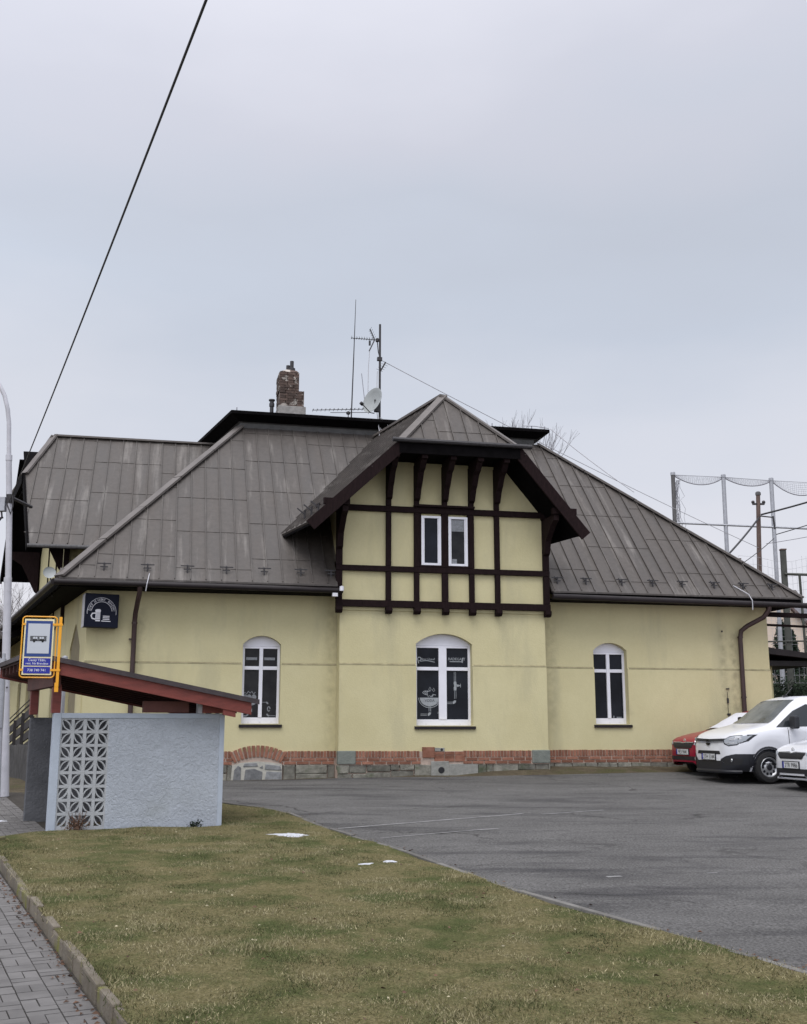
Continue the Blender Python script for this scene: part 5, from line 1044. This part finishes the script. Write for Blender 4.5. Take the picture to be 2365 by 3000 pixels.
def wheel(parent,x,y,r,side,steel,loc_name='wheel'):
    t=MB(); w=.2; o=(x,y-side*w,r); d=(0,side,0)
    t.lathe([(r*.60,w*.02),(r*.62,0),(r*.93,.0),(r,.03),(r,w-.03),(r*.94,w),(r*.70,w+.008),(r*.64,w-.01),(r*.60,w*.5)],o,d,36); to=t.obj('wheel','tyre',parent,smooth=True)
    q=MB(); q.lathe([(r*.64,w-.015),(r*.60,w-.005),(r*.57,w-.03),(r*.50,w-.05),(r*.30,w-.035),(r*.26,w-.02),(r*.12,w-.02),(0,w-.015)],o,d,36); q.obj('rim','rim',to,smooth=True)
    q=MB()
    n=10 if steel else 5
    for k in range(n):
        a=2*PI*k/n; rr=r*.435; c=Vector((x+rr*math.cos(a),y+side*(-.038),r+rr*math.sin(a))); e1=Vector((-math.sin(a),0,math.cos(a))); e2=Vector((math.cos(a),0,math.sin(a)))
        q.poly([c+e1*(.028*math.cos(b))*(1 if steel else 2)+e2*.033*math.sin(b)*(1 if steel else 1.5) for b in [2*PI*j/10 for j in range(10)]])
    q.lathe([(r*.20,w-.012),(r*.17,w+.004),(0,w+.006)],o,d,20); q.obj('rim_openings','carblack',to)
def build_car(name,label,cat,u,n,head,cfg):
    x,y=W(u,n); z=gz(x,y)-.25*sst(4,11,u)*sst(-1.3,0,n); t=thing(name,label,cat,(x,y,z),PHI+PI+head)
    B=car_body(cfg['st'],cfg['wheels'],cfg['r']+.055,cfg['r']); bo=B.obj('body',cfg['paint'],t,smooth=2)
    bm=bmesh.new(); bm.from_mesh(bo.data); bvh=BVHTree.FromBMesh(bm); bm.free()
    L=cfg['st'][-1][0]; W2=max(r[1] for r in cfg['st'])
    q=MB(); zf=.24; q.box(-L+.15,-.25,-W2*.8,W2*.8,zf,zf+.12); [q.box(-wx-cfg['r']-.05,-wx+cfg['r']+.05,-W2*.93,W2*.93,zf+.1,cfg['r']*2+.02) for wx in cfg['wheels']]; q.obj('underbody','carblack',t)
    for wx in cfg['wheels']:
        for s_ in (1,-1): wheel(t,-wx,s_*(W2-.025),cfg['r'],s_,cfg.get('steel'))
    for nm,m,ax,poly,off in cfg['front']:
        o=patch(bvh,poly,'x',off).obj(nm,m,t,smooth=2)
    for nm,m,poly,off in cfg['side']:
        for s_ in (1,-1):
            patch(bvh,poly,'y',off,.06,s_).obj(nm,m,t,smooth=2)
    py,pz,px=cfg['plate']; q=MB(); q.box(px-.03,px,py-.27,py+.27,pz-.065,pz+.065); po=q.obj('licence_plate','plate',t,bevel=.004)
    q=MB(); f=px+.001; [q.box(px-.02,px+.004,a,b,c,d) for a,b,c,d in ((py-.275,py+.275,pz-.075,pz-.062),(py-.275,py+.275,pz+.062,pz+.075),(py-.285,py-.272,pz-.075,pz+.075),(py+.272,py+.285,pz-.075,pz+.075))]; q.obj('plate_frame','carblack',po)
    q=MB(); q.box(px,px+.002,py-.268,py-.225,pz-.06,pz+.06); 
    T=lambda a,b,h:(px+.001+h,py+a,pz+b); m=MB(); v,fc=text_verts(cfg['text'],.125,spacing=.95); m.add([T(a*.92+.02,b-.045,.003) for a,b,_ in v],fc); m.obj('plate_lettering','black',po); q=MB(); q.box(px,px+.003,py-.268,py-.228,pz-.06,pz+.06); q.obj('plate_band','blue2',po)
    for nm,fn,m in cfg.get('extra',()):
        q=MB(); fn(q,bvh); q.obj(nm,m,t,smooth=True)
    # mirrors and wipers
    for s_ in (1,-1):
        mx,mz,mw=cfg['mirror']; q=MB(); q.box(-mx-.06,-mx+.07,s_*(W2-.02) if s_>0 else s_*(W2+.19),s_*(W2+.19) if s_>0 else s_*(W2-.02),mz,mz+mw); q.obj('mirror',cfg.get('mirror_mat','carblack'),t,bevel=.04)
    return t
def mir(p): return [(-a,b) for a,b in p][::-1]
def build_cars():
    def ring(cx,cz,rx,rz,w,T,mb,h=.006): mb.ribbon(arc(cx,cz,rx,0,360,24,ry=rz)[:-1],w,T,h,closed=True)
    # white van ---------------------------------------------------------
    st=[(0,.50,.22,.80,.86,.42),(.03,.60,.22,.84,.90,.50),(.10,.74,.22,.90,.97,.60),(.24,.85,.24,.955,1.04,.70),(.5,.905,.235,1.02,1.115,.76),(.95,.92,.235,1.10,1.215,.78),(1.08,.92,.235,1.11,1.27,.76),(1.45,.924,.235,1.13,1.54,.72),(1.80,.925,.235,1.14,1.765,.69),(2.1,.925,.235,1.15,1.83,.69),(2.9,.925,.235,1.16,1.85,.70),(3.9,.92,.24,1.16,1.84,.70),(4.28,.90,.28,1.14,1.80,.68),(4.40,.84,.36,1.08,1.72,.62)]
    hl=[(0.575, 0.88), (0.606, 0.815), (0.686, 0.777), (0.81, 0.8), (0.875, 0.875), (0.888, 0.98), (0.786, 0.97), (0.662, 0.94)]; hh=[(0.55, 0.875), (0.587, 0.8), (0.686, 0.757), (0.817, 0.78), (0.888, 0.865), (0.897, 1.0), (0.786, 0.99), (0.649, 0.96)]
    grille=[(-.58,.855),(-.12,.835),(0,.79),(.12,.835),(.58,.855),(.60,.915),(0,.90),(-.60,.915)]
    low=[(-.62,.24),(.62,.24),(.62,.395),(.46,.455),(-.46,.455),(-.62,.395)]
    corner=[(.62,.24),(.935,.24),(.935,.60),(.80,.60),(.62,.555),(.50,.50),(.46,.457),(.62,.397)]
    inner=[(.60,.36),(.84,.38),(.86,.50),(.70,.52),(.56,.47)]
    front=[('windscreen','screen',0,[(-.70,1.235),(.70,1.235),(.66,1.45),(.595,1.735),(-.595,1.735),(-.66,1.45)],.010),
      ('grille','carblack',0,grille,.006),('headlight_housing','carblack',0,hh,.004),('headlight_housing','carblack',0,mir(hh),.004),('headlight','lens',0,hl,.009),('headlight','lens',0,mir(hl),.009),('lower_grille','carblack',0,low,.007),('bumper_corner','carblack',0,corner,.010),('bumper_corner','carblack',0,mir(corner),.010),
      ('upper_intake','carblack',0,[(-.47,.59),(.47,.59),(.44,.66),(-.44,.66)],.005),('foglight_recess','handle',0,inner,.014),('foglight_recess','handle',0,mir(inner),.014)]
    side=[('front_window','carglass',[(-1.12,1.15),(-2.28,1.185),(-2.28,1.62),(-1.95,1.64),(-1.62,1.50)],.008),
      ('front_door','carwhite',[(-1.32,.30),(-2.33,.30),(-2.33,1.165),(-1.40,1.14)],.005),('door_seam','carblack',[(-1.375,.33),(-1.387,.33),(-1.387,1.13),(-1.375,1.13)],.0065),('door_seam','carblack',[(-2.335,.33),(-2.348,.33),(-2.348,1.7),(-2.335,1.7)],.0065),
      ('sill_cladding','carblack',[(-1.25,.24),(-3.2,.24),(-3.2,.40),(-1.25,.40)],.008),('bumper_side','carblack',[(-.20,.24),(-.60,.24),(-.60,.60),(-.20,.60)],.009),('door_handle','handle',[(-2.05,.98),(-2.24,.98),(-2.24,1.02),(-2.05,1.02)],.02),('wheel_arch','handle',None,.01)]
    def archband(wx,r,zc,w=.045): return [(-wx+(r)*math.cos(R(a)),zc+r*math.sin(R(a))) for a in range(0,181,10)]+[(-wx+(r+w)*math.cos(R(a)),zc+(r+w)*math.sin(R(a))) for a in range(180,-1,-10)]
    side=side[:-1]+[('wheel_arch','carblack',archband(.89,.385,.325),.008),('wheel_arch','carblack',archband(3.62,.385,.325),.008)]
    def badge(q,b):
        T=lambda a,c,h:(.012+h,a,c); ring(0,.835,.082,.062,.016,T,q); ring(0,.845,.035,.05,.012,T,q,.008); q.flat(arc(0,.835,.075,0,360,20,ry=.056)[:-1],lambda a,c,h:(.004+h,a,c),.003)
    def fog(q,b): [q.lathe([(0,.01),(.035,.008),(.04,0)],b.ray_cast(Vector((2,s*.74,.47)),Vector((-1,0,0)))[0]+Vector((.014,0,0)),(1,0,0),10) for s in (1,-1)]
    def drl(q,b):
        for s in (1,-1):
            for pts,w in (([(.62,.83),(.68,.815),(.70,.85),(.73,.815),(.80,.83)],.018),([(.70,.895),(.78,.91),(.85,.925)],.04)):
                for a,c in zip(pts[:-1],pts[1:]):
                    P=[b.ray_cast(Vector((2,s*p[0],p[1])),Vector((-1,0,0)))[0]+Vector((.012,s*.004,0)) for p in (a,c)]; q.bar(P[0],P[1],.008,w)
    def trim(q,b):
        P=[b.ray_cast(Vector((2,v,.845+.0*abs(v)-.012+.02*abs(v))),Vector((-1,0,0)))[0]+Vector((.012,0,0)) for v in [-.58+.0967*i for i in range(13)]]; q.tube(P,.008,5)
    def vlip(q,b):
        P=[b.ray_cast(Vector((2,v,.25)),Vector((-1,0,0)))[0] for v in [-.86+.0716*i for i in range(25)]]; q.tube([p+Vector((-.005,0,-.015)) for p in P if p],.042,8)
    def ant(q,b): q.tube([(-1.93,.0,1.80),(-2.02,0,1.84),(-1.97,0,1.86)],.03,6); q.tube([(-1.96,0,1.83),(-2.16,0,2.03)],.008,5)
    def inside(q,b):
        P=b.ray_cast(Vector((2,-.38,1.34)),Vector((-1,0,0)))[0]; q.tube([P+Vector((.016,0,0)),P+Vector((.020,0,.001))],.07,16)
    build_car('parked_van','white panel van with black bumper corners, between the red car and the white car','van',13.33,-3.12,R(2),dict(st=st,wheels=(.89,3.62),r=.325,paint='carwhite',front=front,side=side,plate=(0,.535,.022),text='2TH 3144',steel=True,mirror=(1.48,1.12,.27),
       extra=(('emblem',badge,'handle'),('fog_lamp',fog,'chrome'),('headlight_reflector',drl,'chrome'),('grille_trim',trim,'chrome'),('bumper_lip',vlip,'carblack'),('roof_aerial',ant,'carblack'))))
    # red hatchback -----------------------------------------------------
    st2=[(0,.46,.30,.66,.70,.38),(.03,.56,.25,.70,.745,.46),(.10,.68,.22,.755,.81,.55),(.24,.775,.20,.81,.875,.62),(.5,.815,.20,.865,.935,.66),(.95,.83,.20,.92,1.02,.69),(1.07,.83,.20,.93,1.06,.68),(1.5,.832,.20,.95,1.29,.62),(1.85,.832,.20,.96,1.45,.585),(2.2,.832,.20,.965,1.50,.58),(3.0,.83,.20,.98,1.50,.58),(3.6,.81,.22,.99,1.44,.56),(3.9,.77,.28,.96,1.25,.54),(3.99,.70,.36,.90,1.02,.50)]
    hl2=[(.47,.70),(.56,.665),(.68,.675),(.755,.74),(.77,.80),(.62,.775),(.49,.745)]
    gr2=[(-.37,.615),(.37,.615),(.46,.70),(.46,.745),(.10,.755),(0,.73),(-.10,.755),(-.46,.745),(-.46,.70)]
    def f2(cover): return [('windscreen_cover' if cover else 'windscreen','cover' if cover else 'carglass',0,[(-.64,1.055),(.64,1.055),(.60,1.2),(.52,1.41),(-.52,1.41),(-.60,1.2)],.022 if cover else .01),
      ('headlight','lens',0,hl2,.007),('headlight','lens',0,mir(hl2),.007),('grille','carblack',0,gr2,.007),('lower_grille','carblack',0,[(-.60,.34),(.60,.34),(.64,.43),(-.64,.43)],.007),('scuttle','carblack',0,[(-.66,1.02),(.66,1.02),(.65,1.052),(-.65,1.052)],.006)]
    side2=[('front_window','carglass',[(-1.25,.985),(-2.2,1.0),(-2.2,1.37),(-1.85,1.36)],.007),('rear_window','carglass',[(-2.27,1.0),(-3.3,1.02),(-3.15,1.34),(-2.27,1.37)],.007),('door_seam','carblack',[(-1.25,.28),(-1.262,.28),(-1.262,.93),(-1.25,.93)],.006),('door_seam','carblack',[(-2.23,.28),(-2.242,.28),(-2.242,1.37),(-2.23,1.37)],.006)]
    def gtrim(q,b):
        P=[b.ray_cast(Vector((2,v,.742-.017*max(0,1-abs(v)/.1))),Vector((-1,0,0)))[0]+Vector((.012,0,0)) for v in [-.43+.0614*i for i in range(15)]]; q.tube(P,.010,5)
    def badge2(q,b):
        P=b.ray_cast(Vector((2,0,.785)),Vector((-1,0,0)))
        if P[0] is None: return
        T=lambda a,c,h:(P[0].x+.012+h,a,.785+c); ring(0,0,.042,.042,.012,T,q); q.flat([(-.02,-.02),(.024,.0),(-.02,.024)],T,.006)
    build_car('parked_car','red hatchback with white windscreen cover parked nearest the yellow wall','car',13.62,-1.33,R(3),dict(st=st2,wheels=(.80,3.25),r=.30,paint='carred',front=f2(True),side=side2,plate=(0,.53,.02),text='9E3 9041',mirror=(1.42,.95,.16),mirror_mat='carred',extra=(('grille_trim',gtrim,'chrome'),('emblem',badge2,'chrome'))))
    fr=f2(False)+[('lower_grille','carblack',0,[(-.66,.27),(.66,.27),(.70,.37),(-.70,.37)],.009)]
    def lip(q,b):
        P=[b.ray_cast(Vector((2,v,.235)),Vector((-1,0,0)))[0] for v in [-.60+.1*i for i in range(13)]]; q.tube([p+Vector((.012,0,0)) for p in P if p],.022,6)
    build_car('parked_car','white estate car with black grille cut off by the right picture edge','car',13.85,-5.45,R(1),dict(st=st2,wheels=(.80,3.25),r=.30,paint='carwhite',front=fr,side=side2,plate=(0,.50,.022),text='2TR 9986',mirror=(1.42,.95,.16),mirror_mat='carwhite',extra=(('grille_trim',gtrim,'chrome'),('emblem',badge2,'chrome'),('bumper_lip',lip,'carwhite'))))
# ------------------------------------------------------------------ sky, light, camera
def build_world():
    w=bpy.data.worlds.new('World'); SC.world=w; w.use_nodes=True; nt=w.node_tree; N=nt.nodes.new; L=nt.links.new
    bg=nt.nodes['Background']; sky=N('ShaderNodeTexSky'); sky.sky_type='NISHITA'; sky.sun_disc=False; sky.sun_elevation=SUN_E; sky.sun_rotation=SUN_R
    sc=N('ShaderNodeMix'); sc.data_type='RGBA'; sc.blend_type='MULTIPLY'; sc.inputs[0].default_value=1; L(sky.outputs[0],sc.inputs[6]); sc.inputs[7].default_value=(.1,.1,.1,1)
    tc=N('ShaderNodeTexCoord'); sp=N('ShaderNodeSeparateXYZ'); L(tc.outputs['Generated'],sp.inputs[0])
    mp=N('ShaderNodeMapping'); mp.inputs['Scale'].default_value=(1,1,2.6); L(tc.outputs['Generated'],mp.inputs[0])
    n=N('ShaderNodeTexNoise'); n.inputs['Scale'].default_value=2.1; n.inputs['Detail'].default_value=5; n.inputs['Roughness'].default_value=.5; L(mp.outputs[0],n.inputs['Vector'])
    a=N('ShaderNodeMath'); a.operation='MULTIPLY_ADD'; a.inputs[1].default_value=.34; L(n.outputs['Fac'],a.inputs[0]); s2=N('ShaderNodeMath'); s2.operation='ADD'; s2.inputs[1].default_value=-.17; L(sp.outputs[2],s2.inputs[0]); L(s2.outputs[0],a.inputs[2])
    r=N('ShaderNodeValToRGB'); e=r.color_ramp.elements; cols=[(0,(.80,.78,.81)),(.13,(.75,.745,.80)),(.26,(.655,.68,.755)),(.36,(.555,.60,.69)),(.45,(.525,.56,.64)),(.54,(.565,.578,.652)),(.66,(.66,.665,.735)),(1,(1.15,1.15,1.2))]
    e[0].position=0; e[0].color=(*cols[0][1],1); e[1].position=1; e[1].color=(*cols[-1][1],1)
    for p,c in cols[1:-1]: q=e.new(p); q.color=(*c,1)
    L(a.outputs[0],r.inputs[0])
    mx=N('ShaderNodeMix'); mx.data_type='RGBA'; mx.inputs[0].default_value=.94; L(sc.outputs[2],mx.inputs[6]); L(r.outputs[0],mx.inputs[7])
    # the side of the sky that holds the veiled sun (behind the viewer) is brighter
    vm=N('ShaderNodeVectorMath'); vm.operation='DOT_PRODUCT'; L(tc.outputs['Generated'],vm.inputs[0]); vm.inputs[1].default_value=SUN_D
    mr=N('ShaderNodeMapRange'); mr.inputs['From Min'].default_value=-.1; mr.inputs['From Max'].default_value=1; mr.inputs['To Min'].default_value=1; mr.inputs['To Max'].default_value=1.9; L(vm.outputs['Value'],mr.inputs[0])
    m2=N('ShaderNodeVectorMath'); m2.operation='SCALE'; L(mx.outputs[2],m2.inputs[0]); L(mr.outputs[0],m2.inputs['Scale']); L(m2.outputs[0],bg.inputs['Color']); bg.inputs['Strength'].default_value=1.
    su=bpy.data.lights.new('sun','SUN'); su.energy=1.5; su.angle=R(40); su.color=(1,.97,.93); so=bpy.data.objects.new('sun',su); C.objects.link(so); so.rotation_euler=Vector(SUN_D).to_track_quat('Z','Y').to_euler(); so.location=(0,0,30)
SUN_E=R(60); AZ=R(200)   # azimuth clockwise from +y
SUN_D=(math.sin(AZ)*math.cos(SUN_E),math.cos(AZ)*math.cos(SUN_E),math.sin(SUN_E)); SUN_R=AZ
def build_camera():
    cd=bpy.data.cameras.new('camera'); co=bpy.data.objects.new('camera',cd); C.objects.link(co); SC.camera=co
    cd.sensor_fit='VERTICAL'; cd.sensor_height=36; cd.sensor_width=36; cd.lens=36*2300/2167; cd.clip_end=1500; cd.clip_start=.05
    co.location=(0,0,1.65); co.rotation_euler=(PI/2+math.atan(458.5/2300),0,0)
    SC.view_settings.view_transform='Standard'; SC.view_settings.look='None'; SC.view_settings.exposure=EXPO; SC.view_settings.gamma=1
EXPO=.1
terrain(); grass(); build_inn(); build_wall_sign(); build_shelter(); build_stop_sign(); build_street(); build_aerials(); build_background(); build_cars(); build_world(); build_camera()
